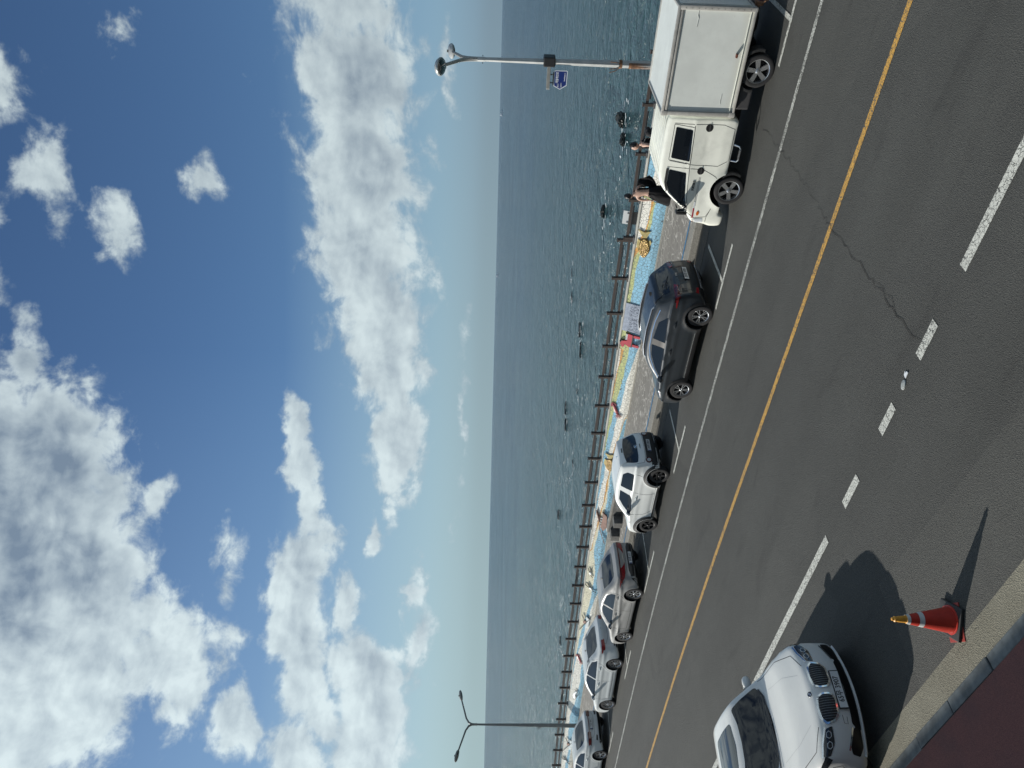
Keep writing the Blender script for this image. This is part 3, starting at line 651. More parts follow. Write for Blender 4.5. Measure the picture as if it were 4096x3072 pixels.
def diver(s, z, L, rot, label):
    root = relief_root('diver_relief', s, z, label, 'diver relief'); rt = Matrix.Rotation(R(rot), 3, 'Z')
    q = lambda P: [tuple((rt @ Vector((x*L, y*L, 0)))[:2]) for x, y in P]
    slab('torso', root, q(spl([(-.18, 0), (0, .1), (.2, .06), (.2, -.06), (0, -.09)], 4)), M_PW, .05, dome=1)
    for y, w in ((.1, .03), (-.06, -.05)):
        bm = bmesh.new(); a, b2 = rt @ Vector((.18*L, y*.4*L, 0)), rt @ Vector((.6*L, (y+w)*L, 0)); tube(bm, [(a.x, a.y, .03), ((a.x+b2.x)/2, (a.y+b2.y)/2+.02, .04), (b2.x, b2.y, .02)], .02, 6); bm_obj('leg', bm, M_DK, root)
    bm = bmesh.new(); a, b2 = rt @ Vector((-.15*L, 0, 0)), rt @ Vector((-.42*L, -.12*L, 0)); tube(bm, [(a.x, a.y, .03), (b2.x, b2.y, .03)], .02, 6); bm_obj('arm', bm, M_DK, root)
diver(30.1, .68, .6, 10, 'small diver relief swimming high on the cream band'); diver(31.15, .55, .7, 40, 'white diver relief with long dark legs on the blue band')
diver(47.0, .55, .7, 35, 'last diver relief beyond the farthest boat at the left edge')
root = relief_root('dolphin_relief', 40.1, .58, 'white outlined dolphin relief on the cream band in front of the second lamp post', 'dolphin relief')
slab('body', root, spl([(-.45, -.02), (-.2, .10), (.15, .06), (.42, -.10), (.2, -.04), (-.1, -.03), (-.35, -.10)], 4), M_PW, .05, dome=1)
bm = bmesh.new(); tube(bm, [(.45, .06, .03), (.3, -.10, .04), (.0, -.17, .04), (-.4, -.06, .03)], .016, 6); bm_obj('outline', bm, M_DK, root)

# ------------------------------------------------------------------ stone bench on the pavement
M_BST = mat('bench_stone', (.10, .10, .095), .8, var=.25, vscale=6, bump=.3); M_BST2 = mat('bench_top_stone', (.19, .18, .16), .8, var=.2, vscale=5)
bn = empty('stone_bench', (-23.9, 19.45, .2), -3, 'long dark stone bench on the pavement in front of the small white car', 'bench')
bm = bmesh.new(); box(bm, (0, .15, .19), (2.3, .22, .38), bev=.01); bm_obj('back_block', bm, M_BST, bn)
for x in (-1.0, -.1, 1.0):
    bm = bmesh.new(); box(bm, (x, -.18, .17), (.32, .42, .34), bev=.012); bm_obj('block', bm, M_BST, bn)
bm = bmesh.new(); box(bm, (0, .16, .41), (2.36, .26, .06), bev=.01); bm_obj('top_slab', bm, M_BST2, bn)

# ------------------------------------------------------------------ rocks, foam, far boats
def rock(x, y, r, h, seed, label, z=-3.52):
    rg_ = random.Random(seed); bm = bmesh.new(); bmesh.ops.create_icosphere(bm, subdivisions=4, radius=1)
    offs = [(Vector((rg_.uniform(-1, 1), rg_.uniform(-1, 1), rg_.uniform(-.2, 1))).normalized(), rg_.uniform(.15, .5)) for _ in range(16)]
    for v in bm.verts:
        n = v.co.normalized(); k = .72
        for (dd, a) in offs: k += a*max(0, n.dot(dd)-.72)*2.2
        k += .22*math.sin(n.x*13+seed)*math.sin(n.y*11+seed)*math.sin(n.z*9+1)+.10*math.sin(n.x*31)*math.sin(n.y*27+seed)+rg_.uniform(-.09, .09)
        v.co = Vector((n.x*k*r[0], n.y*k*r[1], max(-.3, n.z)*k*h))
    o = bm_obj('rock', bm, M_ROCK, None, True, 18); o.location = (x, y, z); o.rotation_euler = (0, 0, rg_.uniform(-.3, .3)+R(41))
    finish(o, label, 'rock', 'dark rocks in the shallow water')
RK = [(-21.1, 53.9, 1.1, .8, .95, 'large wet rock beyond the low railing behind the truck, right half of a pair'), (-21.9, 52.4, .9, .7, .7, 'wet rock joined to the left of the larger one behind the truck'),
      (-30.3, 57.4, 1.0, .8, .8, 'lone wet rock with foam left of the woman'), (-47.4, 63.6, 1.3, .8, .5, 'low dark rock above the grey photo panel'), (-48.4, 61.4, 1.4, .8, .5, 'low dark rock just left of another, above the dark car'),
      (-62.8, 68, 1.3, .9, .6, 'dark rock beyond the squid relief, right one of two'), (-63.9, 66.4, 1.5, .9, .65, 'dark rock beyond the squid relief, left one of two'), (-77.9, 63.5, 1.4, 1., .6, 'dark rock beyond the gap between small white and silver cars'),
      (-61, 57, .8, .6, .25, 'flat awash rock close to the wall left of the squid relief'), (-50.1, 73.6, 1.2, .8, .3, 'flat awash rock, farthest out above the dark car'), (-84.4, 49.1, .9, .7, .4, 'small dark rock above the silver car roof'),
      (-48.3, 76.2, 1.0, .6, .22, 'thin awash rock farthest right above the dark car'), (-53.5, 60.5, .6, .4, .25, 'tiny awash rock near the dark car roof')]
for i, (x, y, a, b2, h, lb) in enumerate(RK): rock(x, y, (a*.52, b2*.42), h*(.42 if i < 3 else .26), i+3, lb)
v = []; f = []
def foam_patch(x, y, L, w, ang):
    ca, sa = math.cos(R(ang)), math.sin(R(ang)); n = 9; j = len(v); pts = []
    for k in range(n):
        t = k/(n-1)*2-1; ww = w*(1-t*t)*random.uniform(.4, 1.1)+.02; c = random.uniform(-.25, .25)*w
        for sgn in (-1, 1): v.append((x+ca*t*L-sa*(c+sgn*ww), y+sa*t*L+ca*(c+sgn*ww), -3.47))
    for k in range(n-1): f.append((j+2*k, j+2*k+2, j+2*k+3, j+2*k+1))
for (x, y, a, b2, h, lb) in RK:
    for _ in range(9): foam_patch(x+random.gauss(0, 1.3), y-.6+random.gauss(0, .8), random.uniform(.08, .38), random.uniform(.02, .08), 41+random.gauss(0, 35))
for _ in range(90):
    t = random.random(); x = -18-60*t+random.gauss(0, 3); y = 36+20*random.random()+10*t
    foam_patch(x, y, random.uniform(.05, .26), random.uniform(.01, .05), 41+random.gauss(0, 35))
finish(mesh_obj('sea_foam', v, f, M_FOAM), 'white foam flecks around the rocks near the wall', 'foam', kind='stuff')
def farboat(x, y, L, label):
    t = empty('far_boat', (x, y, -3.5), 41, label, 'boat', 'tiny white boats on the horizon')
    bm = bmesh.new(); prism(bm, [(-L/2, 2.2), (-L*.4, 0), (L*.42, 0), (L/2, 2.6)], ((0, -2, 0), (1, 0, 0), (0, 0, 1)), 4); bm_obj('hull', bm, M_SIGNW, t)
    bm = bmesh.new(); box(bm, (-L*.12, 0, 4), (L*.3, 2.8, 4), bev=.2); bm_obj('cabin', bm, M_SIGNW, t)
_da = lambda X: math.atan((X-1536)/3000.)
for X, L, lb in ((2615, 20, 'tiny white boat on the horizon left of the near lamp post'), (1969, 14, 'even smaller white boat on the horizon above the dark car')):
    a = R(131)-_da(X); farboat(2600*math.cos(a), 2600*math.sin(a), L, lb)

# ------------------------------------------------------------------ lamp posts
def lamp_post(base, ang, label, style):
    t = empty('lamp_post', base, 0, label, 'lamp post', 'twin-headed lamp posts on the pavement'); H = 6.5-base[2]
    bm = bmesh.new(); lathe(bm, [(0, .012), (.21, .012), (.21, .03), (0, .03)], 4); bm_obj('base_plate', bm, M_GALV, t)
    M_ = M_GALV if style == 1 else M_LAMPG
    bm = bmesh.new(); rg = lathe(bm, [(.122, .02), (.118, .6), (.055, H-.35)], 8); bm.faces.new(rg[-1]); bm_obj('pole', bm, M_, t)
    bm = bmesh.new(); rg = lathe(bm, [(.066, H-.52), (.066, H-.18)], 8); bm_obj('collar', bm, M_, t)
    a = R(ang); ux, uy = math.cos(a), math.sin(a)
    for sgn in (1, -1):
        bm = bmesh.new(); L = 2.0
        pts = [(0, 0, H-.34), (.02*sgn*ux, .02*sgn*uy, H-.2), (.13*sgn*ux, .13*sgn*uy, H-.04), (.45*sgn*ux, .45*sgn*uy, H+.12), (sgn*L*ux, sgn*L*uy, H+.48)]
        tube(bm, pts, [.062, .062, .058, .05, .042], 8); bm_obj('arm', bm, M_LAMPG if sgn > 0 or style == 2 else M_, t, True)
        root = bpy.data.objects.new('lamp_head', None)
        bm = bmesh.new()   # shallow oval housing
        n = 28; rows = []
        for (rr, zz) in ((0.02, .10), (.5, .095), (.82, .07), (1, .02), (1.0, -.01), (.93, -.03)):
            rows.append([bm.verts.new((.39*rr*math.cos(2*math.pi*k/n), .215*rr*math.sin(2*math.pi*k/n), zz)) for k in range(n)])
        for p, q in zip(rows, rows[1:]):
            for k in range(n): bm.faces.new((p[k], p[(k+1) % n], q[(k+1) % n], q[k]))
        bm.faces.new(rows[0])
        Mx = Matrix.Translation((sgn*(L+.28)*ux, sgn*(L+.28)*uy, H+.52)) @ Matrix.Rotation(a+(0 if sgn > 0 else math.pi), 4, 'Z') @ Matrix.Rotation(R(-10), 4, 'Y')
        bmesh.ops.transform(bm, matrix=Mx, verts=bm.verts); h = bm_obj('lamp_head', bm, M_GALV if style == 1 else M_LAMPG, t, True)
        bm = bmesh.new(); rows = []
        for (rr, zz) in ((.93, -.028), (.8, -.06), (.45, -.085), (.02, -.09)):
            rows.append([bm.verts.new((.39*rr*math.cos(2*math.pi*k/n), .215*rr*math.sin(2*math.pi*k/n), zz)) for k in range(n)])
        for p, q in zip(rows, rows[1:]):
            for k in range(n): bm.faces.new((p[k], p[(k+1) % n], q[(k+1) % n], q[k]))
        bmesh.ops.transform(bm, matrix=Mx, verts=bm.verts); bm_obj('lens', bm, M_DLIGHT, h, True)
        bm = bmesh.new(); box(bm, (-.22, 0, -.02), (.2, .13, .09)); box(bm, (0, 0, .12), (.07, .07, .05)); bmesh.ops.transform(bm, matrix=Mx, verts=bm.verts); bm_obj('driver_box', bm, M_LAMPG, h)
        bpy.data.objects.remove(root)
    bm = bmesh.new()
    for k in range(4): tube(bm, [(.075*math.cos(k*1.57+.5), .075*math.sin(k*1.57+.5), H-.46+.16*(k % 2)), (.11*math.cos(k*1.57+.5), .11*math.sin(k*1.57+.5), H-.46+.16*(k % 2))], .011, 6)
    bm_obj('bolt', bm, M_BLK, t)
    # banner hooks and rust
    bm = bmesh.new(); hz_ = 2.10-base[2]+.2
    for k in (0, 1, 2): 
        aa = R(200+k*50); tube(bm, [(.10*math.cos(aa), .10*math.sin(aa), hz_), (.19*math.cos(aa), .19*math.sin(aa), hz_+.13), (.22*math.cos(aa), .22*math.sin(aa), hz_+.28)], .011, 6)
    lathe(bm, [(.103, hz_-.06), (.112, hz_-.06), (.112, hz_+.02), (.103, hz_+.02)], 16); bm_obj('hook_clamp', bm, M_RUST if style == 1 else M_LAMPG, t)
    return t
l1 = lamp_post((-6.75, 21.2, .2), 102.7, 'near steel lamp post behind the truck, carrying the blue road sign', 1)
bm = bmesh.new()
for k in range(7): prism(bm, [(-.012, 0), (.012, 0), (.008, -.2-.45*random.random()), (0, -.9*random.random()-.3)], (Vector((.118*math.cos(R(225+k*12)), .118*math.sin(R(225+k*12)), 1.86)), Vector((-math.sin(R(225+k*12)), math.cos(R(225+k*12)), 0)), Vector((0, 0, 1))), .002)
bm_obj('rust_stain', bm, M_RUST, l1)
l2 = lamp_post((-42.8, 19.55, .2), 112, 'far dark grey lamp post at the left, standing behind the last two cars', 2)
# road name sign hanging from an arm on the near post
sg = empty('road_name_sign', (-6.75, 21.08, 4.23), 0, 'blue road name sign hanging from an arm of the near lamp post', 'sign')
bm = bmesh.new(); box(bm, (.03, .1, 0), (.26, .3, .32), bev=.03); bm_obj('clamp_box', bm, M_BLK, sg)
bm = bmesh.new(); box(bm, (-.36, 0, 0), (.62, .09, .09), bev=.008); bm_obj('arm', bm, M_LAMPG, sg); bm = bmesh.new(); box(bm, (-.685, 0, 0), (.03, .085, .085)); bm_obj('end_cap', bm, M_GALV, sg)
bm = bmesh.new()
for x in (-.30, -.52): cyl(bm, (x, 0, -.05), (x, 0, -.13), .014)
box(bm, (-.41, 0, -.135), (.36, .03, .03)); bm_obj('hanger', bm, M_BLK, sg)
pf = ((-.64, -.02, -.155), (1, 0, 0), (0, 0, -1))
def signpoly(k): return [(-.0+k, .0+k), (.40-k, k), (.42-k, .02+k), (.42-k, .34-k), (.40-k, .36-k), (.02+k, .36-k), (-.09+k*1.2, .18)]
bm = bmesh.new(); prism(bm, [(x+.03, y) for x, y in signpoly(0)], ((-.64, .0, -.155), (1, 0, 0), (0, 0, -1)), .022); pan = bm_obj('sign_panel', bm, M_SIGNW, sg)
bm = bmesh.new(); prism(bm, [(x+.03, y) for x, y in signpoly(.016)], ((-.64, -.001, -.155), (1, 0, 0), (0, 0, -1)), .004); fc = bm_obj('blue_face', bm, M_SIGNBL, pan)
for o in (pan, fc):   # make sure the face looks to the road
    pass
RX = Matrix.Rotation(R(90), 4, 'X')
text_mesh('lettering', '애월해안로', .088, M_SIGNW, pan, Matrix.Translation((-.375, -.003, -.245)) @ RX, .74)
text_mesh('lettering', '861-2', .06, M_SIGNW, pan, Matrix.Translation((-.585, -.003, -.275)) @ RX, .62)
text_mesh('lettering', '36-20 \u2190', .06, M_SIGNW, pan, Matrix.Translation((-.575, -.003, -.36)) @ RX, .62)
text_mesh('lettering', 'Aewolhaean-ro', .055, M_SIGNW, pan, Matrix.Translation((-.36, -.003, -.445)) @ RX, .66)

# ------------------------------------------------------------------ unseen two storey building at the viewpoint, added to shade the red pavement
M_PL = mat('render_plaster', (.34, .32, .28), .85, var=.12, vscale=1.5, bump=.2); M_WFR = mat('window_frame_dark', (.05, .05, .055), .4)
bd_ = empty('shade_building', (-7, -.45, 0), 0, 'unseen two storey plastered building added behind the viewpoint to shade the red pavement', 'building')
bm = bmesh.new(); box(bm, (0, -6, 3.3), (40, 12, 6.6)); bm_obj('wall', bm, M_PL, bd_)
bm = bmesh.new(); box(bm, (0, -5.95, 6.68), (40.1, 12.1, .16), bev=.02); bm_obj('roof', bm, mat('roof_edge', (.12, .12, .12), .7), bd_)
for fl in (0, 1):
    for k in range(9):
        x = -17.8+4.45*k; w, h_, z = (3.2, 2.1, 1.55) if fl == 0 else (3.4, 1.7, 5.0)
        bm = bmesh.new(); box(bm, (x, .02, z), (w, .07, h_), bev=.01); wf = bm_obj('window', bm, M_WFR, bd_)
        for j in (-1, 1):
            bm = bmesh.new(); box(bm, (x+j*w*.25, .06, z), (w*.5-.10, .02, h_-.12)); bm_obj('pane', bm, M_GLASS2, wf)

# ------------------------------------------------------------------ traffic cone
cn = empty('traffic_cone', (-7.80, 4.88, 0), 0, 'red traffic cone with two white bands and yellow tip on a black rubber base', 'traffic cone')
M_CR = mat('cone_red', (.42, .030, .018), .45, var=.12, vscale=7); M_CW = mat('cone_white', (.50, .53, .53), .4, var=.08); M_CY = mat('cone_yellow', (.62, .30, .04), .4, var=.15, vscale=12)
def cr_at(z): return .155+(.034-.155)*(z-.05)/(.66-.05)
for nm, z0, z1, mm, e_ in (('cone_body', .05, .46, M_CR, 0), ('reflective_band', .39, .445, M_CW, .0025), ('cone_neck', .46, .56, M_CR, 0), ('reflective_band', .54, .577, M_CW, .0025)):
    bm = bmesh.new(); lathe(bm, [(cr_at(z0)+e_, z0), (cr_at(z1)+e_, z1)], 40); bm_obj(nm, bm, mm, cn, True)
bm = bmesh.new(); lathe(bm, [(cr_at(.575)-.001, .575), (.042, .58), (.036, .66), (.030, .69), (.028, .70), (.034, .705), (.034, .715), (.02, .725), (.018, .745), (.0, .75)], 32); bm_obj('yellow_tip', bm, M_CY, cn, True)
bm = bmesh.new(); lathe(bm, [(.176, .045), (.172, .056), (.155, .058)], 40); bm_obj('collar', bm, M_CR, cn, True)
bm = bmesh.new(); box(bm, (0, 0, .03), (.40, .40, .045), bev=.014); o = bm_obj('base', bm, mat('cone_rubber', (.035, .036, .036), .6, var=.2, vscale=9), cn); o.rotation_euler = (R(2), R(2), R(38))
bm = bmesh.new(); box(bm, (0, 0, .008), (.44, .30, .012), bev=.004); o = bm_obj('under_plate', bm, mat('cone_plate_red', (.30, .04, .03), .5), cn); o.rotation_euler = (0, 0, R(62)); o.location = (.01, -.04, 0)
# reflective road stud beside the lane line
st = empty('road_stud', (-6.47, 7.62, .004), 20, 'small oval reflective stud lying in the lane line', 'road stud')
bm = bmesh.new(); lathe(bm, [(.062, 0), (.058, .012), (.035, .022), (0, .024)], 20); bmesh.ops.scale(bm, vec=(1.2, .8, 1), verts=bm.verts); bm_obj('stud_body', bm, mat('stud_grey', (.32, .34, .33), .3, var=.3, vscale=30), st, True)
bm = bmesh.new(); prism(bm, [(.10, -.02), (.19, -.045), (.20, -.01), (.17, .0), (.19, .03), (.13, .03)], ((0, 0, .002), (1, 0, 0), (0, 1, 0)), .01); bm_obj('broken_piece', bm, M_SIGNW, st)
# ------------------------------------------------------------------ vehicles
class SDF2:
    def __init__(s, poly, pad=.6, h=.02):
        P = np.array(poly); s.h = h; s.x0, s.z0 = P.min(0)-pad; x1, z1 = P.max(0)+pad
        xs = np.arange(s.x0, x1+h, h); zs = np.arange(s.z0, z1+h, h); X, Z = np.meshgrid(xs, zs, indexing='ij')
        d = np.full(X.shape, 9.); ins = np.zeros(X.shape, bool)
        for a, b2 in zip(P, np.roll(P, -1, 0)):
            e = b2-a; L = e@e
            if L < 1e-10: continue
            t = np.clip(((X-a[0])*e[0]+(Z-a[1])*e[1])/L, 0, 1); d = np.minimum(d, np.hypot(X-a[0]-t*e[0], Z-a[1]-t*e[1]))
            c = ((a[1] > Z) != (b2[1] > Z)); 
            with np.errstate(divide='ignore', invalid='ignore'): xx = (b2[0]-a[0])*(Z-a[1])/(b2[1]-a[1]+1e-12)+a[0]
            ins ^= c & (X < xx)
        s.g = np.where(ins, -d, d)
    def __call__(s, x, z):
        i = np.clip((x-s.x0)/s.h, 0, s.g.shape[0]-1.001); j = np.clip((z-s.z0)/s.h, 0, s.g.shape[1]-1.001)
        a = i.astype(int); b2 = j.astype(int); u = i-a; w = j-b2; g = s.g
        return (g[a, b2]*(1-u)+g[a+1, b2]*u)*(1-w)+(g[a, b2+1]*(1-u)+g[a+1, b2+1]*u)*w
def smax(a, b2, r): h = np.clip(.5+.5*(a-b2)/r, 0, 1); return b2*(1-h)+a*h+r*h*(1-h)
def shell(p, nx=120, ny=34, nz=34):
    prof = np.array(spl(p['prof'], 5)); sdf = SDF2(prof)
    plan = np.array(spl(p['plan'], 6, False)); Wh = plan[:, 1].max(); belt = np.array(p['belt']); x0, x1 = prof[:, 0].min(), prof[:, 0].max()
    bf, br = p.get('bow', (.16, .12)); tb = p.get('tumble', .36); rr = p.get('r', .10); zc = p.get('zc', .62); zmid = p.get('zmid', .62)
    creases = p.get('crease', [])
    def F(x, y, z):
        q = (y/Wh)**2; k = np.clip((x-.2)/(x1*.8), 0, 1); kr = np.clip((-x-.3)/(-x0*.8), 0, 1)
        d = sdf(x+bf*q*k-br*q*kr, z)
        hw = np.interp(x, plan[:, 0], plan[:, 1]); zb = np.interp(x, belt[:, 0], belt[:, 1])
        up_ = np.clip(z-zb, 0, 2); sh = p.get('shoulder', .035)
        hw = hw - tb*up_ - sh*np.clip(up_/.05, 0, 1) - .30*np.clip(zmid-.22-z, 0, 1)**1.5 - .10*np.clip(z-zmid, 0, None)*np.clip(zb-z+.1, 0, 1)*2
        for (cz, amp, wd, xa, xb) in creases:
            zz = np.interp(x, [xa, xb], cz); hw = hw + amp*np.exp(-((z-zz)/wd)**2)*np.clip((x-xa)/.25, 0, 1)*np.clip((xb-x)/.25, 0, 1)
        for (ax_, rad, amp) in p.get('flare', []):
            dd = np.hypot(x-ax_, z-p['R']); hw = hw + amp*np.exp(-(np.clip(dd-rad, 0, 9)/.09)**2)
        return smax(d, np.abs(y)-hw, rr)
    # cube-like grid of start directions
    def grid(nu, nv, fn):
        return [[fn(i/nu*2-1, j/nv*2-1) for j in range(nv+1)] for i in range(nu+1)]
    vid = {}; V = []; FA = []
    def vert(t):
        k = tuple(round(c, 5) for c in t)
        if k not in vid: vid[k] = len(V); V.append(k)
        return vid[k]
    for nu, nv, fn, flip in ((nx, nz, lambda u, w: (u, -1, w), 0), (nx, nz, lambda u, w: (u, 1, w), 1), (nx, ny, lambda u, w: (u, w, 1), 0), (nx, ny, lambda u, w: (u, w, -1), 1), (ny, nz, lambda u, w: (-1, u, w), 1), (ny, nz, lambda u, w: (1, u, w), 0)):
        G_ = [[vert(fn(i/nu*2-1, j/nv*2-1)) for j in range(nv+1)] for i in range(nu+1)]
        for i in range(nu):
            for j in range(nv):
                q = (G_[i][j], G_[i+1][j], G_[i+1][j+1], G_[i][j+1]); FA.append(q[::-1] if flip else q)
    Q = np.array(V); xm, hx = (x0+x1)/2, (x1-x0)/2; z0, z1 = prof[:, 1].min(), prof[:, 1].max()
    T_ = np.column_stack((xm+Q[:, 0]*hx, Q[:, 1]*Wh, (z0+z1)/2+Q[:, 2]*(z1-z0)/2))
    so_ = p.get('spine', .75); O_ = np.column_stack((np.clip(T_[:, 0], x0+so_, x1-so_), np.zeros(len(Q)), np.full(len(Q), zc)))
    Dv = T_-O_; Dv /= np.linalg.norm(Dv, axis=1)[:, None]; lo = np.zeros(len(Q)); hi = np.full(len(Q), 3.2)
    for _ in range(26):
        md = (lo+hi)/2; C = O_+Dv*md[:, None]; ins = F(C[:, 0], C[:, 1], C[:, 2]) < 0; lo = np.where(ins, md, lo); hi = np.where(ins, hi, md)
    return O_+Dv*lo[:, None], FA
def patch(bvh, poly, axis, sgn, off=.004, res=.07, thick=.012):
    """conforming plate: 2-D polygon projected along an axis onto the body. axis y:(x,z)  x:(y,z)  z:(x,y); sgn = side it is seen from"""
    bm = bmesh.new(); vs_ = [bm.verts.new((a, c, 0)) for a, c in poly]
    for t_ in tessellate_polygon([[Vector((a, c, 0)) for a, c in poly]]): bm.faces.new([vs_[i] for i in t_])
    P = np.array(poly); lo, hi = P.min(0), P.max(0)
    for ax_ in (0, 1):
        n = int((hi[ax_]-lo[ax_])/res)
        for k in range(1, n+1):
            co = [0, 0, 0]; no = [0, 0, 0]; co[ax_] = lo[ax_]+(hi[ax_]-lo[ax_])*k/(n+1); no[ax_] = 1
            bmesh.ops.bisect_plane(bm, geom=bm.verts[:]+bm.edges[:]+bm.faces[:], plane_co=co, plane_no=no)
    miss = 0; nrm = {}
    for v in bm.verts:
        a, c = v.co.x, v.co.y
        if axis == 'y': o, d = Vector((a, sgn*3, c)), Vector((0, -sgn, 0))
        elif axis == 'x': o, d = Vector((sgn*6, a, c)), Vector((-sgn, 0, 0))
        else: o, d = Vector((a, c, 5)), Vector((0, 0, -1))
        h = bvh.ray_cast(o, d)
        if h[0] is None:
            mid = Vector((a, 0, c)) if axis == 'y' else (Vector((sgn*2, a, c)) if axis == 'x' else Vector((a, c, 1)))
            if axis == 'y': mid.y = sgn*.8
            h = bvh.find_nearest(mid)
        n = h[1].normalized(); v.co = h[0]+n*off; nrm[v] = n
    bm.normal_update()
    be = [e for e in bm.edges if e.is_boundary]
    r = bmesh.ops.extrude_edge_only(bm, edges=be); nv = [g for g in r['geom'] if isinstance(g, bmesh.types.BMVert)]
    for v in nv:
        src = [e.other_vert(v) for e in v.link_edges if e.other_vert(v) in nrm]
        if src: v.co = v.co - nrm[src[0]]*thick
    bmesh.ops.remove_doubles(bm, verts=bm.verts, dist=1e-5)
    return bm
def ribbon(bvh, pts, w, axis, sgn, off=.0015, closed=False):
    P = []
    pp = list(pts)+([pts[0]] if closed else [])
    for a, b2 in zip(pp, pp[1:]):
        n = max(1, int(math.dist(a, b2)/.05)); P += [(a[0]+(b2[0]-a[0])*i/n, a[1]+(b2[1]-a[1])*i/n) for i in range(n)]
    P.append(pp[-1]); bm = bmesh.new(); prev = None
    for i, p in enumerate(P):
        q0, q1 = P[max(0, i-1)], P[min(len(P)-1, i+1)]; t = np.array(q1)-np.array(q0); t = t/(np.linalg.norm(t)+1e-9); nn = (-t[1], t[0]); row = []
        for s_ in (-w/2, w/2):
            a, c = p[0]+nn[0]*s_, p[1]+nn[1]*s_
            if axis == 'y': o, d = Vector((a, sgn*3, c)), Vector((0, -sgn, 0))
            elif axis == 'x': o, d = Vector((sgn*6, a, c)), Vector((-sgn, 0, 0))
            else: o, d = Vector((a, c, 5)), Vector((0, 0, -1))
            h = bvh.ray_cast(o, d); row.append(None if h[0] is None else bm.verts.new(h[0]+h[1]*off))
        if prev and None not in prev and None not in row: bm.faces.new((prev[0], prev[1], row[1], row[0]))
        prev = row
    return bm
def carve(verts, faces, paintm, cutters):
    """wheel arches cut out of the shell"""
    me = bpy.data.meshes.new('b'); me.from_pydata([tuple(v) for v in verts], [], faces); me.materials.append(paintm); me.materials.append(M_WELL)
    bmr = bmesh.new(); bmr.from_mesh(me); bmesh.ops.recalc_face_normals(bmr, faces=bmr.faces); bmr.to_mesh(me); bmr.free()
    ob = bpy.data.objects.new('b', me); COL.objects.link(ob)
    bm = bmesh.new()
    for (a, c, r) in cutters: cyl(bm, a, c, r, n=40)
    cm = bpy.data.meshes.new('c'); bm.to_mesh(cm); bm.free(); cm.materials.append(M_WELL); co = bpy.data.objects.new('c', cm); COL.objects.link(co)
    md = ob.modifiers.new('x', 'BOOLEAN'); md.object = co; md.operation = 'DIFFERENCE'; md.solver = 'EXACT'; md.material_mode = 'TRANSFER'
    bpy.context.view_layer.update(); res = bpy.data.meshes.new_from_object(ob.evaluated_get(bpy.context.evaluated_depsgraph_get()))
    bpy.data.objects.remove(ob); bpy.data.objects.remove(co); bpy.data.meshes.remove(me); bpy.data.meshes.remove(cm)
    res.polygons.foreach_set('use_smooth', [True]*len(res.polygons)); res.set_sharp_from_angle(angle=R(38)); return res
def wheel_set(root, R_, W_, xs, yw, style, tyre_w=.2, rimr=.66, m_rim=None):
    """four wheels: hub, tyre and rim; xs = axle positions, yw = half track"""
    m_rim = m_rim or M_ALU; Rr = R_*rimr
    bm = bmesh.new(); lathe(bm, [(0, .0), (Rr*.98, .0), (Rr*.98, -.015), (0, -.015)], 28, 'Y'); hubm = bm_obj('wheel', bm, M_WELL); h0 = hubm
    bm = bmesh.new(); w = tyre_w/2
    lathe(bm, [(Rr*.97, -.8*w), (Rr*1.0, -.97*w), (R_*.86, -1.04*w), (R_*.95, -.95*w), (R_*.995, -.72*w), (R_, 0), (R_*.995, .72*w), (R_*.95, .95*w), (R_*.86, 1.0*w), (Rr, .9*w)], 44, 'Y'); ty = bm_obj('tyre', bm, M_RUB, h0, True, 30)
    bm = bmesh.new(); e = -w*.93     # outer face towards -Y
    lathe(bm, [(Rr*1.0, e), (Rr*.985, e-.006), (Rr*.93, e), (Rr*.90, e+.05), (Rr*.90, .06)], 44, 'Y')
    lathe(bm, [(0, e-.012), (Rr*.10, e-.012), (Rr*.17, e-.004), (Rr*.22, e+.02)], 20, 'Y')
    n, kind = style
    for k in range(n):
        a = 2*math.pi*k/n+.3
        def spoke(a0, wr0, wr1, tw=0, rr0=.15):
            pts = [(rr0*Rr, -wr0), (.93*Rr, -wr1), (.93*Rr, wr1), (rr0*Rr, wr0)]; lo_, hi_ = [], []
            for (r, t) in pts:
                aa = a0+tw*(r/Rr); x, z = r*math.cos(aa)-t*math.sin(aa), r*math.sin(aa)+t*math.cos(aa); dish = .012*(1-r/Rr)
                lo_.append(bm.verts.new((x, e+.004+dish, z))); hi_.append(bm.verts.new((x*.995, e+.05, z*.995)))
            bm.faces.new(lo_)
            for i in range(4): bm.faces.new((lo_[i], hi_[i], hi_[(i+1) % 4], lo_[(i+1) % 4]))
        if kind == 'wide': spoke(a, Rr*.15, Rr*.20)
        elif kind == 'double': spoke(a-.10, Rr*.05, Rr*.055, -.09); spoke(a+.10, Rr*.05, Rr*.055, .09)
        elif kind == 'thin': spoke(a, Rr*.06, Rr*.05)
        elif kind == 'twist': spoke(a, Rr*.06, Rr*.06, .5); spoke(a+.12, Rr*.05, Rr*.04, .1)
        elif kind == 'star': spoke(a, Rr*.22, Rr*.11)
    rim = bm_obj('rim', bm, m_rim, h0, False)
    bm = bmesh.new(); lathe(bm, [(Rr*.28, .0), (Rr*.72, .0), (Rr*.72, .012)], 32, 'Y'); bd = bm_obj('brake_disc', bm, mat('brake_steel', (.22, .21, .2), .4, metal=.7), h0)
    first = True
    for x in xs:
        for sg_ in (-1, 1):
            if first: h = h0
            else:
                h = h0.copy(); COL.objects.link(h)
                for ch in (ty, rim, bd): c2 = ch.copy(); COL.objects.link(c2); c2.parent = h
            h.parent = root; h.location = (x, sg_*yw, R_); h.rotation_euler = (0, random.uniform(0, 6) if kind != 'wide' else random.uniform(0, 1), 0 if sg_ < 0 else math.pi); first = False
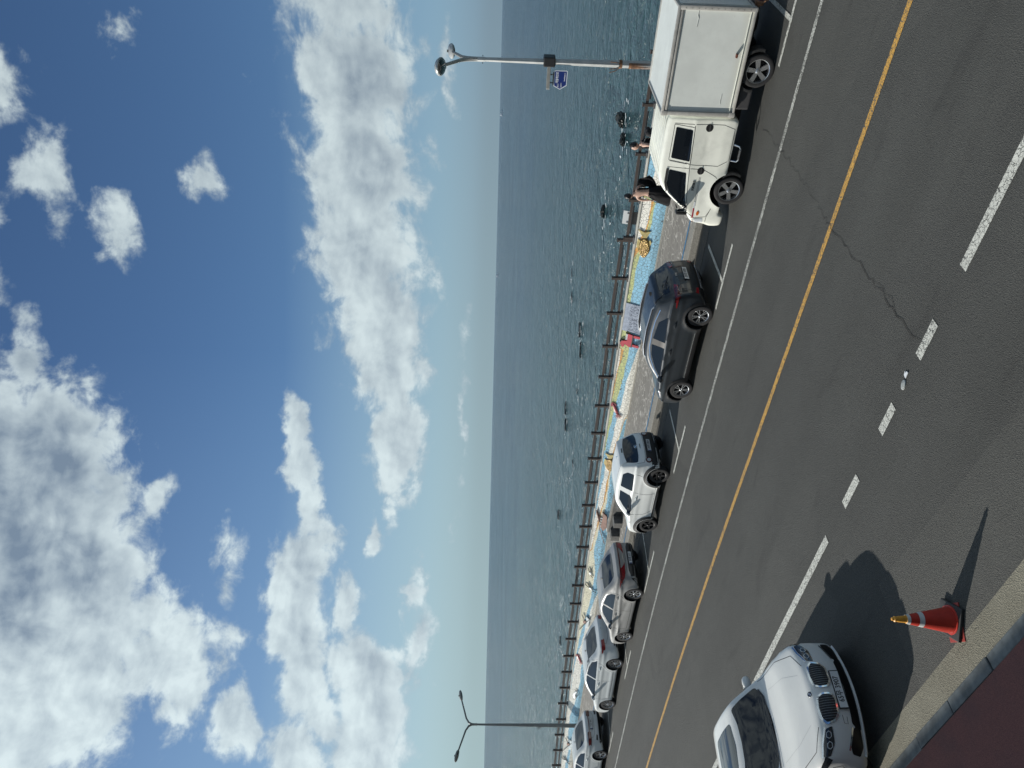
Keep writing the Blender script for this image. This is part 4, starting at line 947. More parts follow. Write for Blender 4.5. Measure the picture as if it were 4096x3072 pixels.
def plate(root, txt, x, y, z, rear, w=.52, h=.11, tilt=0, band=True, body=None):
    """number plate; local x = outward when front (+) or rear (-)"""
    sg_ = -1 if rear else 1
    M = Matrix.Translation((x, y, z)) @ Matrix.Rotation(R(-90 if rear else 90), 4, 'Z') @ Matrix.Rotation(R(90-tilt), 4, 'X')
    bm = bmesh.new(); box(bm, (0, 0, -.008), (w+.03, h+.03, .012), bev=.003); bmesh.ops.transform(bm, matrix=M, verts=bm.verts); pf_ = bm_obj('number_plate', bm, M_BLK, root)
    bm = bmesh.new(); box(bm, (0, 0, 0), (w, h, .008), bev=.002); bmesh.ops.transform(bm, matrix=M, verts=bm.verts); bm_obj('plate_face', bm, M_PLATE, pf_)
    if band:
        bm = bmesh.new(); box(bm, (-w/2+.022, 0, .0045), (.042, h-.01, .002)); bmesh.ops.transform(bm, matrix=M, verts=bm.verts); bm_obj('plate_band', bm, M_PLBLUE, pf_)
    text_mesh('plate_number', txt, h*.92, M_INK, pf_, M @ Matrix.Translation((.018 if band else 0, .002, .006)), .80 if len(txt) > 8 else .86)
class Car:
    def __init__(s, name, loc, rz, label, p, paintm, cat='car', group=None):
        s.root = empty(name, (loc[0], loc[1], 0), rz, label, cat, group); s.p = p; s.m = paintm; V, Fc = shell(p)
        Rw = p['R']; yb = max(a[1] for a in p['plan']); ra = Rw+p.get('gap', .055); cut = []
        for x in p['axles']:
            for sg_ in (-1, 1): cut.append(((x, sg_*(yb+.3), Rw+.015), (x, sg_*(yb-.30), Rw+.015), ra))
        me = carve(V, Fc, paintm, cut); s.body = bpy.data.objects.new('body', me); COL.objects.link(s.body); s.body.parent = s.root
        bm = bmesh.new(); bm.from_mesh(me); s.bvh = BVHTree.FromBMesh(bm); bm.free()
        wheel_set(s.root, Rw, yb, p['axles'], yb-p.get('tuck', .125), p['wheel'], p.get('tw', .2), p.get('rimr', .66), p.get('rim'))
    def P(s, name, poly, axis, sgn, m, off=.004, res=.07, both=False, parent=None, thick=.012, r=.0):
        if r: poly = rpoly(poly, r)
        o = bm_obj(name, patch(s.bvh, poly, axis, sgn, off, res, thick), m, parent or s.root, True, 50)
        if both:
            if axis == 'y': bm_obj(name, patch(s.bvh, poly, axis, -sgn, off, res, thick), m, parent or s.root, True, 50)
            else: bm_obj(name, patch(s.bvh, [((-a, c) if axis == 'x' else (a, -c)) for a, c in poly], axis, sgn, off, res, thick), m, parent or s.root, True, 50)
        return o
    def L(s, name, pts, w, axis, sgn, m=None, off=.0015, both=False, closed=False, parent=None):
        o = bm_obj(name, ribbon(s.bvh, pts, w, axis, sgn, off, closed), m or M_GAP, parent or s.root)
        if both: bm_obj(name, ribbon(s.bvh, pts if axis == 'y' else [((-a, c) if axis == 'x' else (a, -c)) for a, c in pts], w, axis, -sgn if axis == 'y' else sgn, off, closed), m or M_GAP, parent or s.root)
        return o
    def hit(s, axis, a, c, sgn):
        o, d = {'y': (Vector((a, sgn*3, c)), Vector((0, -sgn, 0))), 'x': (Vector((sgn*6, a, c)), Vector((-sgn, 0, 0))), 'z': (Vector((a, c, 5)), Vector((0, 0, -1)))}[axis]
        h = s.bvh.ray_cast(o, d); return h[0] if h[0] else Vector((a, 0, c))
    def handle(s, x, z, m=None, L=.20):
        for sg_ in (-1, 1):
            h = s.hit('y', x, z, sg_); bm = bmesh.new(); vs = box(bm, (x, h.y+sg_*.022, z), (L, .024, .030), bev=.009); box(bm, (x, h.y, z), (L*.55, .02, .055), bev=.008)
            bm_obj('door_handle', bm, m or s.m, s.root, True)
    def mirror(s, x, z, m=None, w=.19, h=.13, y=None):
        for sg_ in (-1, 1):
            hy = s.hit('y', x+.02, z-.04, sg_).y; bm = bmesh.new(); bmesh.ops.create_uvsphere(bm, u_segments=16, v_segments=10, radius=.5)
            for v in bm.verts: v.co = Vector((min(v.co.x, .5)*.17 if v.co.x > 0 else v.co.x*.10, v.co.y*w*1.15, v.co.z*h*1.1))
            bmesh.ops.translate(bm, verts=bm.verts, vec=(x, hy+sg_*(w/2+.035), z+.02)); o = bm_obj('mirror', bm, m or s.m, s.root, True, 60)
            bm = bmesh.new(); tube(bm, [(x+.01, hy-sg_*.01, z-.05), (x+.01, hy+sg_*.07, z-.02)], [.03, .022], 8); bm_obj('mirror_stem', bm, M_BLK, o, True)
            bm = bmesh.new(); box(bm, (x-.052, hy+sg_*(w/2+.035), z+.02), (.006, w*.86, h*.78), bev=.002); bm_obj('mirror_glass', bm, M_CHR, o)
    def wiper(s, pts, axis='z', sgn=1): s.L('wiper', pts, .022, axis, sgn, M_BLK, .014)
    def antenna(s, x, m=None):
        z = s.hit('z', x, 0, 1).z; bm = bmesh.new(); prism(bm, [(-.09, 0), (.08, 0), (-.05, .055), (-.08, .055)], ((x, .012, z-.006), (1, 0, 0), (0, 0, 1)), .024); bm_obj('antenna', bm, m or M_BLK, s.root)

# --- dark grey crossover
GREY = paint('dark_grey_paint', (.022, .028, .034), .38, .2)
c = Car('parked_suv', (-12.30, 16.39), 178, 'dark grey hatchback crossover with silver roof rails, parked seen from its rear left', dict(
    prof=[(-1.92, .34), (-2.0, .44), (-2.02, .62), (-1.99, .80), (-1.95, .97), (-1.88, 1.10), (-1.72, 1.27), (-1.60, 1.41), (-1.45, 1.46), (-1.0, 1.505), (-.3, 1.52), (.2, 1.48), (.55, 1.36), (.85, 1.19), (1.12, 1.04), (1.5, .985), (1.85, .87), (2.03, .72), (2.09, .52), (2.05, .32), (1.9, .23), (1.3, .2), (0, .2), (-1.3, .2), (-1.75, .25)],
    plan=[(-2.1, .62), (-1.95, .77), (-1.6, .86), (-1.0, .88), (0, .875), (1.0, .88), (1.55, .865), (1.9, .77), (2.1, .60)], belt=[(-2, 1.08), (-1.2, 1.08), (.8, .97), (1.2, .95), (2.1, .8)],
    R=.325, axles=(-1.28, 1.30), wheel=(5, 'double'), tumble=.40, crease=[((.86, .80), .018, .05, -1.9, 1.8), ((.40, .40), -.02, .06, -.95, .95)], flare=[(-1.28, .38, .028), (1.30, .38, .028)], gap=.05, bow=(.2, .13)), GREY)
for poly in ([(-1.20, 1.12), (-.98, 1.32), (-.42, 1.37), (-.36, 1.06)], [(-.18, 1.05), (-.22, 1.37), (.12, 1.33), (.55, 1.17), (.84, 1.0)]): c.P('window', poly, 'y', -1, M_GLASS, both=True, r=.03)
c.P('pillar_trim', [(-.36, 1.06), (-.42, 1.375), (-.22, 1.37), (-.18, 1.05)], 'y', -1, M_BLK, both=True, off=.003)
c.P('windshield', [(.52, -.52), (.47, 0), (.52, .52), (1.0, .66), (1.10, .3), (1.12, 0), (1.10, -.3), (1.0, -.66)], 'z', 1, M_GLASS, r=.05)
c.P('rear_window', [(-.56, 1.14), (-.49, 1.35), (.49, 1.35), (.56, 1.14), (.4, 1.09), (-.4, 1.09)], 'x', -1, M_GLASS2, r=.05)
c.P('spoiler', [(-1.64, -.55), (-1.44, -.58), (-1.42, .58), (-1.64, .55)], 'z', 1, GREY, off=.02, thick=.03, r=.03)
c.L('window_trim', [(-1.38, 1.34), (-1.0, 1.405), (-.6, 1.425), (-.1, 1.41), (.25, 1.34), (.62, 1.18), (9.2e-1, 1.0)], .020, 'y', -1, M_CHR, .006, both=True)
for sg_ in (-1, 1):
    bm = bmesh.new(); tube(bm, [(-1.35, sg_*.55, 1.44), (-1.25, sg_*.55, 1.515), (-.6, sg_*.555, 1.56), (0, sg_*.55, 1.545), (.28, sg_*.545, 1.49), (.38, sg_*.54, 1.42)], .016, 8); bm_obj('roof_rail', bm, M_ALU, c.root, True)
for sg_ in (-1, 1):
    bm = bmesh.new(); prism(bm, [(-1.35, 1.42), (-1.25, 1.5), (-.6, 1.545), (0, 1.53), (.28, 1.475), (.38, 1.41)], ((0, sg_*.55+.006, 0), (1, 0, 0), (0, 0, 1)), .012); bm_obj('rail_base', bm, M_BLK, c.root)
c.P('taillight', [(-.80, .90), (-.44, .98), (-.46, 1.06), (-.84, 1.05)], 'x', -1, M_RLIGHTD, both=True, r=.02, off=.013, res=.035)
c.P('taillight_lens', [(-.62, .935), (-.46, .965), (-.47, 1.03), (-.63, 1.02)], 'x', -1, M_WLIGHT, both=True, off=.012)
c.P('taillight', [(-1.93, .95), (-1.55, .97), (-1.52, .99), (-1.90, 1.04)], 'y', -1, M_RLIGHT, both=True, r=.015, off=.013, res=.035)
c.P('lower_bumper', [(-.82, .22), (-.82, .42), (-.5, .46), (.5, .46), (.82, .42), (.82, .22)], 'x', -1, M_BLK, r=.03)
c.P('skid_plate', [(-.45, .27), (-.52, .38), (.52, .38), (.45, .27)], 'x', -1, M_ALU, off=.018, r=.02)
c.P('rear_reflector', [(-.74, .47), (-.55, .45), (-.56, .51), (-.72, .54)], 'x', -1, M_RLIGHT, both=True, off=.01)
h = c.hit('x', 0, .70, -1); plate(c.root, '01라 9709', h.x-.012, 0, .70, True, tilt=-4, band=False)
h = c.hit('x', 0, .93, -1); text_mesh('emblem', 'KIA', .075, M_CHR, c.root, Matrix.Translation((h.x-.012, 0, .93)) @ Matrix.Rotation(R(-90), 4, 'Z') @ RX, 1.2, thick=.004)
h = c.hit('x', .45, .84, -1); text_mesh('model_badge', 'STONIC', .05, M_CHR, c.root, Matrix.Translation((h.x-.012, .50, .84)) @ Matrix.Rotation(R(-90), 4, 'Z') @ RX, 1.0, thick=.004)
for x0_, x1_ in ((-.28, -.27), (-1.15, -.28), (-.28, .93)): pass
c.L('door_gap', [(-.29, 1.05), (-.24, .8), (-.27, .38)], .011, 'y', -1, both=True); c.L('door_gap', [(.93, .98), (.97, .8), (.9, .38), (-.27, .36), (-.80, .40)], .011, 'y', -1, both=True); c.L('door_gap', [(-.80, .40), (-.86, .60), (-1.08, .78), (-1.22, 1.10)], .011, 'y', -1, both=True)
c.L('hatch_gap', [(-.58, 1.33), (-.66, 1.1), (-.62, .6), (-.4, .52), (.4, .52), (.62, .6), (.66, 1.1), (.58, 1.33)], .011, 'x', -1)
c.P('fuel_flap', rpoly([(-1.52, .82), (-1.36, .82), (-1.36, .96), (-1.52, .96)], .03), 'y', -1, GREY, off=.003); c.L('hood_gap', [(1.1, -.70), (1.5, -.72), (1.85, -.62)], .010, 'z', 1, both=True)
for i, ax_ in enumerate((-1.28, 1.30)):
    for sg_ in (-1, 1):
        arc = [(ax_+.392*math.cos(t), .34+.392*math.sin(t)) for t in np.linspace(-.22, math.pi+.22, 22)]; arc2 = [(ax_+.445*math.cos(t), .34+.445*math.sin(t)) for t in np.linspace(math.pi+.20, -.20, 22)]
        bm_obj('wheel_arch', patch(c.bvh, arc+arc2, 'y', sg_, .006, .15, .02), M_BLK, c.root, True, 60)
c.P('sill', [(-.86, .22), (-.84, .34), (.86, .34), (.90, .22)], 'y', -1, M_BLK, both=True); c.L('sill_trim', [(-.75, .355), (.8, .35)], .02, 'y', -1, M_CHR, .006, both=True)
c.handle(-.98, .92, GREY); c.handle(-.07, .89, GREY); c.mirror(.78, 1.01, GREY); c.antenna(-1.3)
c.P('headlight', [(.45, .70), (.80, .72), (.82, .84), (.5, .80)], 'x', 1, M_DLIGHT, both=True); c.P('headlight', [(1.72, .74), (1.98, .70), (1.9, .82), (1.62, .86)], 'y', -1, M_DLIGHT, both=True)
c.wiper([(-.05, 1.12), (.2, 1.20), (.38, 1.20)], 'x', -1)

# --- small white hatchback
WHITE = paint('white_paint', (.70, .72, .70), .35, 0, .03)
c = Car('parked_hatchback', (-18.48, 16.42), 181.5, 'tiny boxy white hatchback with black cladding and round tail lamps, parked in the middle', dict(
    prof=[(-1.66, .36), (-1.73, .45), (-1.75, .62), (-1.73, .82), (-1.68, 1.0), (-1.58, 1.25), (-1.46, 1.46), (-1.34, 1.52), (-.9, 1.555), (-.3, 1.56), (.15, 1.51), (.45, 1.38), (.75, 1.18), (.98, 1.04), (1.35, .99), (1.62, .90), (1.76, .74), (1.80, .55), (1.77, .36), (1.6, .25), (1.2, .2), (0, .2), (-1.2, .2), (-1.5, .26)],
    plan=[(-1.8, .62), (-1.7, .72), (-1.4, .78), (-1.0, .80), (0, .785), (1.0, .80), (1.35, .785), (1.65, .70), (1.8, .58)], belt=[(-1.8, 1.05), (-1.2, 1.06), (.6, 1.0), (.9, .97), (1.8, .85)],
    R=.315, axles=(-1.18, 1.17), wheel=(5, 'star'), rim=M_ALUD, tumble=.34, crease=[((.36, .36), -.03, .08, -.7, .7), ((.84, .82), .012, .05, -1.6, 1.5)], flare=[(-1.18, .40, .045), (1.17, .40, .045)], gap=.07, bow=(.16, .10), r=.09), WHITE)
c.P('window', [(-1.19, 1.10), (-1.22, 1.30), (-1.10, 1.43), (-.56, 1.43), (-.44, 1.06)], 'y', -1, M_GLASS, both=True, r=.04)
c.P('window', [(-.36, 1.42), (.05, 1.40), (.30, 1.26), (.52, 1.09), (.50, .99), (-.08, 1.03), (-.22, 1.10)], 'y', -1, M_GLASS, both=True, r=.03)
c.P('windshield', [(.40, -.50), (.36, 0), (.40, .50), (.86, .60), (.95, .3), (.97, 0), (.95, -.3), (.86, -.60)], 'z', 1, M_GLASS, r=.05)
c.P('rear_window', [(-.62, 1.02), (-.60, 1.16), (-.50, 1.40), (.50, 1.40), (.60, 1.16), (.62, 1.02), (.4, .985), (-.4, .985)], 'x', -1, M_GLASS, r=.05)
c.P('spoiler', [(-1.50, -.52), (-1.30, -.56), (-1.30, .56), (-1.50, .52)], 'z', 1, WHITE, off=.022, thick=.03, r=.03); c.P('brake_lamp', [(-1.49, -.09), (-1.47, -.09), (-1.47, .09), (-1.49, .09)], 'z', 1, M_BLK, off=.028)
c.P('rear_cladding', [(-.78, .24), (-.78, .60), (-.60, .62), (-.52, .76), (.52, .76), (.60, .62), (.78, .60), (.78, .24)], 'x', -1, mat('grey_cladding', (.028, .029, .030), .6), r=.04)
for y in (-.58, .58):
    ci = [(y+.095*math.cos(t), .69+.095*math.sin(t)) for t in np.linspace(0, 2*math.pi, 21)[:-1]]; lens = c.P('taillight', ci, 'x', -1, M_RLIGHTD, off=.02, res=.3, thick=.03)
    c.P('lamp_core', [(y+.06*math.cos(t), .69+.06*math.sin(t)) for t in np.linspace(0, 2*math.pi, 17)[:-1]], 'x', -1, M_WLIGHT, off=.026, res=.3, parent=lens)
h = c.hit('x', 0, .62, -1); plate(c.root, '193머 2854', h.x-.018, 0, .63, True, tilt=-5)
h = c.hit('x', 0, 1.02, -1); text_mesh('emblem', 'H', .10, M_CHR, c.root, Matrix.Translation((h.x-.014, 0, 1.03)) @ Matrix.Rotation(R(-90), 4, 'Z') @ Matrix.Rotation(R(72), 4, 'X'), 1.1, thick=.004)
bm = bmesh.new(); tube(bm, [(h.x-.014, .075*math.cos(t), 1.03+.05*math.sin(t)) for t in np.linspace(0, 6.283, 19)], .006, 6); bm_obj('emblem_ring', bm, M_CHR, c.root)
h = c.hit('x', 0, .88, -1); text_mesh('model_badge', 'CASPER', .04, M_BLK, c.root, Matrix.Translation((h.x-.008, 0, .90)) @ Matrix.Rotation(R(-90), 4, 'Z') @ RX, 1.5, thick=.003)
for ax_ in (-1.18, 1.17):
    for sg_ in (-1, 1):
        arc = [(ax_+.400*math.cos(t), .33+.400*math.sin(t)) for t in np.linspace(-.22, math.pi+.22, 22)]; arc2 = [(ax_+.490*math.cos(t), .33+.49*math.sin(t)) for t in np.linspace(math.pi+.20, -.20, 22)]
        bm_obj('wheel_arch', patch(c.bvh, arc+arc2, 'y', sg_, .008, .15, .02), mat('grey_cladding'), c.root, True, 60)
c.P('sill', [(-.74, .20), (-.72, .30), (.72, .30), (.76, .20)], 'y', -1, mat('grey_cladding'), both=True)
c.L('door_gap', [(-.42, 1.04), (-.34, .7), (-.36, .34)], .010, 'y', -1, both=True); c.L('door_gap', [(.62, .98), (.60, .6), (.45, .33), (-.36, .33), (-.68, .36), (-.86, .66), (-1.16, .82), (-1.24, 1.06)], .010, 'y', -1, both=True)
c.L('hatch_gap', [(-.66, 1.10), (-.66, .84), (-.5, .78), (.5, .78), (.66, .84), (.66, 1.10)], .010, 'x', -1); c.L('roof_groove', [(-1.3, -.50), (.2, -.52)], .012, 'z', 1, both=True)
c.L('hood_gap', [(.95, -.62), (1.3, -.64), (1.6, -.56)], .010, 'z', 1, both=True); c.P('fuel_flap', [(-1.38+.075*math.cos(t), .84+.075*math.sin(t)) for t in np.linspace(0, 2*math.pi, 17)[:-1]], 'y', -1, WHITE, off=.004, res=.3)
c.handle(-.14, .90, M_CHR, .16); c.mirror(.46, 1.06, WHITE, .16, .13); c.antenna(-1.15, M_CHR)
c.P('headlight', [(.45+.10*math.cos(t), .62+.10*math.sin(t)) for t in np.linspace(0, 2*math.pi, 17)[:-1]], 'x', 1, M_DLIGHT, both=True, res=.3); c.P('front_lamp', [(.40, .84), (.72, .86), (.72, .90), (.40, .88)], 'x', 1, M_WLIGHT, both=True)

# --- silver grey saloon
SILV = paint('silver_grey_paint', (.27, .27, .262), .65, .15, .03)
c = Car('parked_sedan', (-24.45, 16.10), 181.5, 'silver grey fastback sedan with one thin red lamp bar across its tail', dict(
    prof=[(-2.24, .36), (-2.30, .46), (-2.28, .66), (-2.31, .88), (-2.30, 1.0), (-2.10, 1.05), (-1.88, 1.10), (-1.5, 1.24), (-1.1, 1.36), (-.6, 1.41), (-.15, 1.415), (.2, 1.36), (.6, 1.19), (.95, 1.02), (1.25, .92), (1.7, .85), (2.05, .74), (2.22, .58), (2.24, .42), (2.15, .28), (1.9, .2), (0, .18), (-1.6, .2), (-2.05, .27)],
    plan=[(-2.35, .66), (-2.2, .78), (-1.8, .88), (-1.3, .91), (0, .895), (1.3, .905), (1.75, .88), (2.05, .76), (2.25, .56)], belt=[(-2.4, 1.0), (-1.9, 1.01), (-1.2, .99), (.5, .89), (1.2, .85), (2.2, .7)],
    R=.325, axles=(-1.36, 1.36), wheel=(7, 'twist'), shoulder=.004, tumble=.46, crease=[((.86, .62), .028, .05, -1.9, 1.3), ((.50, .78), -.018, .08, -1.0, 1.0), ((.60, .74), .015, .05, .3, 2.1)], flare=[(-1.36, .38, .02), (1.36, .38, .02)], gap=.045, bow=(.24, .12), r=.085), SILV)
c.P('window', [(-1.34, 1.00), (-1.30, 1.14), (-1.12, 1.27), (-.56, 1.33), (-.42, .97)], 'y', -1, M_GLASS2, both=True, r=.03); c.P('window', [(-.34, .965), (-.46, 1.33), (-.18, 1.33), (.1, 1.26), (.44, 1.08), (.62, .92)], 'y', -1, M_GLASS2, both=True, r=.03)
c.L('window_trim', [(-1.42, 1.0), (-1.3, 1.19), (-1.1, 1.30), (-.6, 1.365), (-.16, 1.365), (.12, 1.29), (.5, 1.09), (.7, .92)], .012, 'y', -1, M_CHRD, .005, both=True)
c.P('windshield', [(.30, -.50), (.24, 0), (.30, .50), (.95, .64), (1.10, .3), (1.13, 0), (1.10, -.3), (.95, -.64)], 'z', 1, M_GLASS, r=.06)
c.P('rear_window', [(-1.90, -.50), (-1.93, 0), (-1.90, .50), (-1.62, .60), (-1.14, .53), (-1.10, 0), (-1.14, -.53), (-1.62, -.60)], 'z', 1, M_GLASS2, r=.08)
c.P('taillight', [(-.86, .80), (-.80, .90), (-.55, .925), (.55, .925), (.80, .90), (.86, .80), (.74, .86), (.55, .885), (-.55, .885), (-.74, .86)], 'x', -1, M_RLIGHTD, off=.014, res=.035)
c.P('taillight', [(-2.28, .72), (-1.96, .86), (-1.72, .885), (-1.98, .91), (-2.28, .93)], 'y', -1, M_RLIGHT, both=True, off=.013, res=.035)
c.P('lower_bumper', [(-.86, .24), (-.80, .52), (-.5, .60), (.5, .60), (.80, .52), (.86, .24)], 'x', -1, M_BLK, r=.04)
h = c.hit('x', 0, .50, -1); plate(c.root, '205배 2055', h.x-.016, 0, .50, True, tilt=-3)
h = c.hit('x', 0, .75, -1); text_mesh('model_badge', 'AVANTE', .045, M_CHR, c.root, Matrix.Translation((h.x-.010, 0, .76)) @ Matrix.Rotation(R(-90), 4, 'Z') @ RX, 2.6, thick=.003)
c.L('boot_gap', [(-.68, .96), (-.66, .74), (-.4, .67), (.4, .67), (.66, .74), (.68, .96)], .010, 'x', -1)
c.L('door_gap', [(-.40, .96), (-.33, .7), (-.36, .34)], .010, 'y', -1, both=True); c.L('door_gap', [(.72, .89), (.82, .66), (.74, .34), (-.36, .33), (-.86, .36), (-1.0, .6), (-1.3, .80), (-1.40, 1.0)], .010, 'y', -1, both=True); c.L('roof_groove', [(-1.2, -.52), (.3, -.50)], .010, 'z', 1, both=True); c.L('hood_gap', [(1.0, -.70), (1.6, -.72), (2.0, -.60)], .010, 'z', 1, both=True)
c.handle(-1.10, .91, SILV); c.handle(-.06, .86, SILV); c.mirror(.52, .97, M_BLK, .18, .12); c.antenna(-1.0, SILV); c.P('headlight', [(.42, .66), (.80, .68), (.84, .76), (.45, .74)], 'x', 1, M_DLIGHT, both=True)
c.P('fuel_flap', rpoly([(-1.62, .84), (-1.44, .84), (-1.44, .97), (-1.62, .97)], .04), 'y', -1, SILV, off=.003)

# --- white saloon
PEARL = paint('pearl_white_paint', (.50, .53, .53), .65, .0, .03)
c = Car('parked_sedan', (-29.76, 16.15), 187, 'white sedan with arched roof and chrome window line, second from the left in the row', dict(
    prof=[(-2.40, .36), (-2.46, .48), (-2.44, .70), (-2.46, .92), (-2.40, 1.02), (-2.15, 1.07), (-1.92, 1.12), (-1.5, 1.27), (-1.0, 1.41), (-.5, 1.46), (0, 1.45), (.4, 1.36), (.8, 1.18), (1.15, 1.02), (1.45, .95), (1.9, .87), (2.2, .76), (2.34, .58), (2.34, .42), (2.25, .28), (1.95, .2), (0, .18), (-1.7, .2), (-2.2, .28)],
    plan=[(-2.5, .70), (-2.3, .82), (-1.9, .90), (-1.3, .925), (0, .915), (1.3, .92), (1.85, .89), (2.2, .76), (2.36, .58)], belt=[(-2.5, 1.02), (-1.9, 1.04), (-1.2, 1.02), (.8, .93), (1.3, .90), (2.3, .74)],
    R=.335, axles=(-1.40, 1.40), wheel=(10, 'thin'), shoulder=.004, tumble=.44, crease=[((.84, .80), .02, .06, -2.2, 1.9), ((.42, .42), .02, .06, -1.1, 1.0)], flare=[(-1.4, .39, .015), (1.4, .39, .015)], gap=.045, bow=(.22, .16), r=.11), PEARL)
c.P('window', [(-1.56, 1.08), (-1.34, 1.27), (-.98, 1.36), (-.48, 1.39), (-.36, 1.03)], 'y', -1, M_GLASS2, both=True, r=.04); c.P('window', [(-.28, 1.02), (-.40, 1.39), (0, 1.37), (.35, 1.26), (.72, 1.05), (.84, .97)], 'y', -1, M_GLASS2, both=True, r=.03)
c.L('window_trim', [(-1.66, 1.08), (-1.38, 1.31), (-1.0, 1.40), (-.5, 1.43), (0, 1.41), (.38, 1.29), (.78, 1.07), (.92, .97)], .013, 'y', -1, M_CHRD, .005, both=True)
c.P('windshield', [(.36, -.52), (.30, 0), (.36, .52), (1.05, .66), (1.26, .3), (1.30, 0), (1.26, -.3), (1.05, -.66)], 'z', 1, M_GLASS, r=.06)
c.P('rear_window', [(-1.98, -.50), (-2.02, 0), (-1.98, .50), (-1.7, .60), (-1.14, .52), (-1.08, 0), (-1.14, -.52), (-1.7, -.60)], 'z', 1, M_GLASS2, r=.08)
c.P('taillight', [(-.84, .82), (-.50, .86), (-.52, .94), (-.84, .96)], 'x', -1, M_RLIGHT, both=True, r=.02, off=.013, res=.035); c.P('taillight', [(-2.42, .86), (-2.05, .90), (-2.0, .95), (-2.40, .98)], 'y', -1, M_RLIGHT, both=True, off=.013, r=.015, res=.035)
c.P('lower_bumper', [(-.80, .24), (-.76, .40), (.76, .40), (.80, .24)], 'x', -1, M_BLK, r=.03); c.P('exhaust_slot', [(-.74, .44), (-.40, .44), (-.40, .48), (-.74, .48)], 'x', -1, M_BLK, both=True)
c.L('boot_gap', [(-.70, 1.0), (-.66, .78), (-.4, .70), (.4, .70), (.66, .78), (.70, 1.0)], .010, 'x', -1)
h = c.hit('x', 0, .90, -1); bm = bmesh.new(); tube(bm, [(h.x-.008, .06*math.cos(t), .92+.035*math.sin(t)) for t in np.linspace(0, 6.283, 17)], .006, 6); bm_obj('emblem_ring', bm, M_CHR, c.root)
c.L('door_gap', [(-.32, 1.02), (-.26, .7), (-.28, .36)], .010, 'y', -1, both=True); c.L('door_gap', [(.92, .94), (.98, .66), (.88, .36), (-.28, .35), (-.90, .38), (-1.02, .62), (-1.34, .84), (-1.44, 1.06)], .010, 'y', -1, both=True)
c.handle(-1.06, .94, M_CHR, .22); c.handle(-.02, .90, M_CHR, .22); c.mirror(.74, 1.02, PEARL, .19, .13); c.antenna(-.95, SILV); c.P('headlight', [(.45, .70), (.84, .74), (.86, .84), (.45, .80)], 'x', 1, M_WLIGHT, both=True); c.L('hood_gap', [(1.2, -.70), (1.8, -.72), (2.15, -.60)], .010, 'z', 1, both=True)
c.P('fuel_flap', rpoly([(-1.80, .90), (-1.62, .90), (-1.62, 1.02), (-1.80, 1.02)], .04), 'y', -1, PEARL, off=.003)

# --- leftmost silver white saloon
SILW = paint('silver_white_paint', (.45, .475, .475), .65, .0, .03)
c = Car('parked_sedan', (-35.97, 15.08), 190, 'silver white sedan cut by the left edge, number plate between wide tail lamps', dict(
    prof=[(-2.26, .36), (-2.33, .46), (-2.32, .68), (-2.33, .90), (-2.28, 1.0), (-2.05, 1.04), (-1.82, 1.09), (-1.45, 1.23), (-1.0, 1.37), (-.5, 1.43), (0, 1.42), (.35, 1.34), (.75, 1.16), (1.1, .99), (1.4, .92), (1.85, .84), (2.1, .72), (2.24, .55), (2.24, .40), (2.15, .28), (1.9, .2), (0, .18), (-1.6, .2), (-2.1, .28)],
    plan=[(-2.35, .68), (-2.2, .79), (-1.8, .87), (-1.2, .90), (0, .89), (1.3, .895), (1.75, .87), (2.05, .75), (2.25, .56)], belt=[(-2.4, .99), (-1.8, 1.0), (-1.1, .98), (.8, .90), (1.3, .87), (2.3, .72)],
    R=.325, axles=(-1.35, 1.35), wheel=(5, 'double'), shoulder=.004, tumble=.45, crease=[((.86, .80), .02, .05, -2.1, 1.9)], flare=[(-1.35, .38, .018), (1.35, .38, .018)], gap=.045, bow=(.22, .15), r=.10), SILW)
c.P('window', [(-1.46, 1.04), (-1.28, 1.21), (-.98, 1.30), (-.48, 1.35), (-.36, 1.0)], 'y', -1, M_GLASS2, both=True, r=.04); c.P('window', [(-.28, 1.0), (-.40, 1.35), (0, 1.34), (.32, 1.22), (.68, 1.0), (.78, .94)], 'y', -1, M_GLASS2, both=True, r=.03)
c.P('windshield', [(.34, -.50), (.28, 0), (.34, .50), (1.0, .64), (1.2, .3), (1.24, 0), (1.2, -.3), (1.0, -.64)], 'z', 1, M_GLASS, r=.06)
c.P('rear_window', [(-1.88, -.50), (-1.92, 0), (-1.88, .50), (-1.6, .60), (-1.1, .53), (-1.04, 0), (-1.1, -.53), (-1.6, -.60)], 'z', 1, M_GLASS2, r=.08)
c.P('taillight', [(-.84, .78), (-.80, .93), (-.42, .95), (-.38, .89), (0, .88), (.38, .89), (.42, .95), (.80, .93), (.84, .78), (.42, .80), (.36, .85), (-.36, .85), (-.42, .80)], 'x', -1, M_RLIGHTD, off=.014, res=.035)
c.P('taillight', [(-2.3, .80), (-2.02, .84), (-1.98, .90), (-2.28, .94)], 'y', -1, M_RLIGHT, both=True, off=.013, res=.035)
h = c.hit('x', 0, .76, -1); plate(c.root, '174호 8005', h.x-.014, 0, .755, True, tilt=-3)
c.P('lower_bumper', [(-.84, .22), (-.80, .44), (.80, .44), (.84, .22)], 'x', -1, M_BLK, r=.04); c.L('boot_gap', [(-.66, .98), (-.62, .70), (-.45, .63), (.45, .63), (.62, .70), (.66, .98)], .010, 'x', -1)
c.L('door_gap', [(-.32, 1.0), (-.26, .7), (-.28, .36)], .010, 'y', -1, both=True); c.L('door_gap', [(-.28, .35), (-.86, .38), (-.98, .62), (-1.28, .84), (-1.40, 1.02)], .010, 'y', -1, both=True)
c.handle(-1.02, .91, M_CHR, .2); c.handle(-.02, .88, M_CHR, .2); c.mirror(.70, .98, SILW, .18, .12); c.antenna(-.9, SILW); c.P('headlight', [(.45, .66), (.82, .70), (.84, .80), (.45, .76)], 'x', 1, M_WLIGHT, both=True)
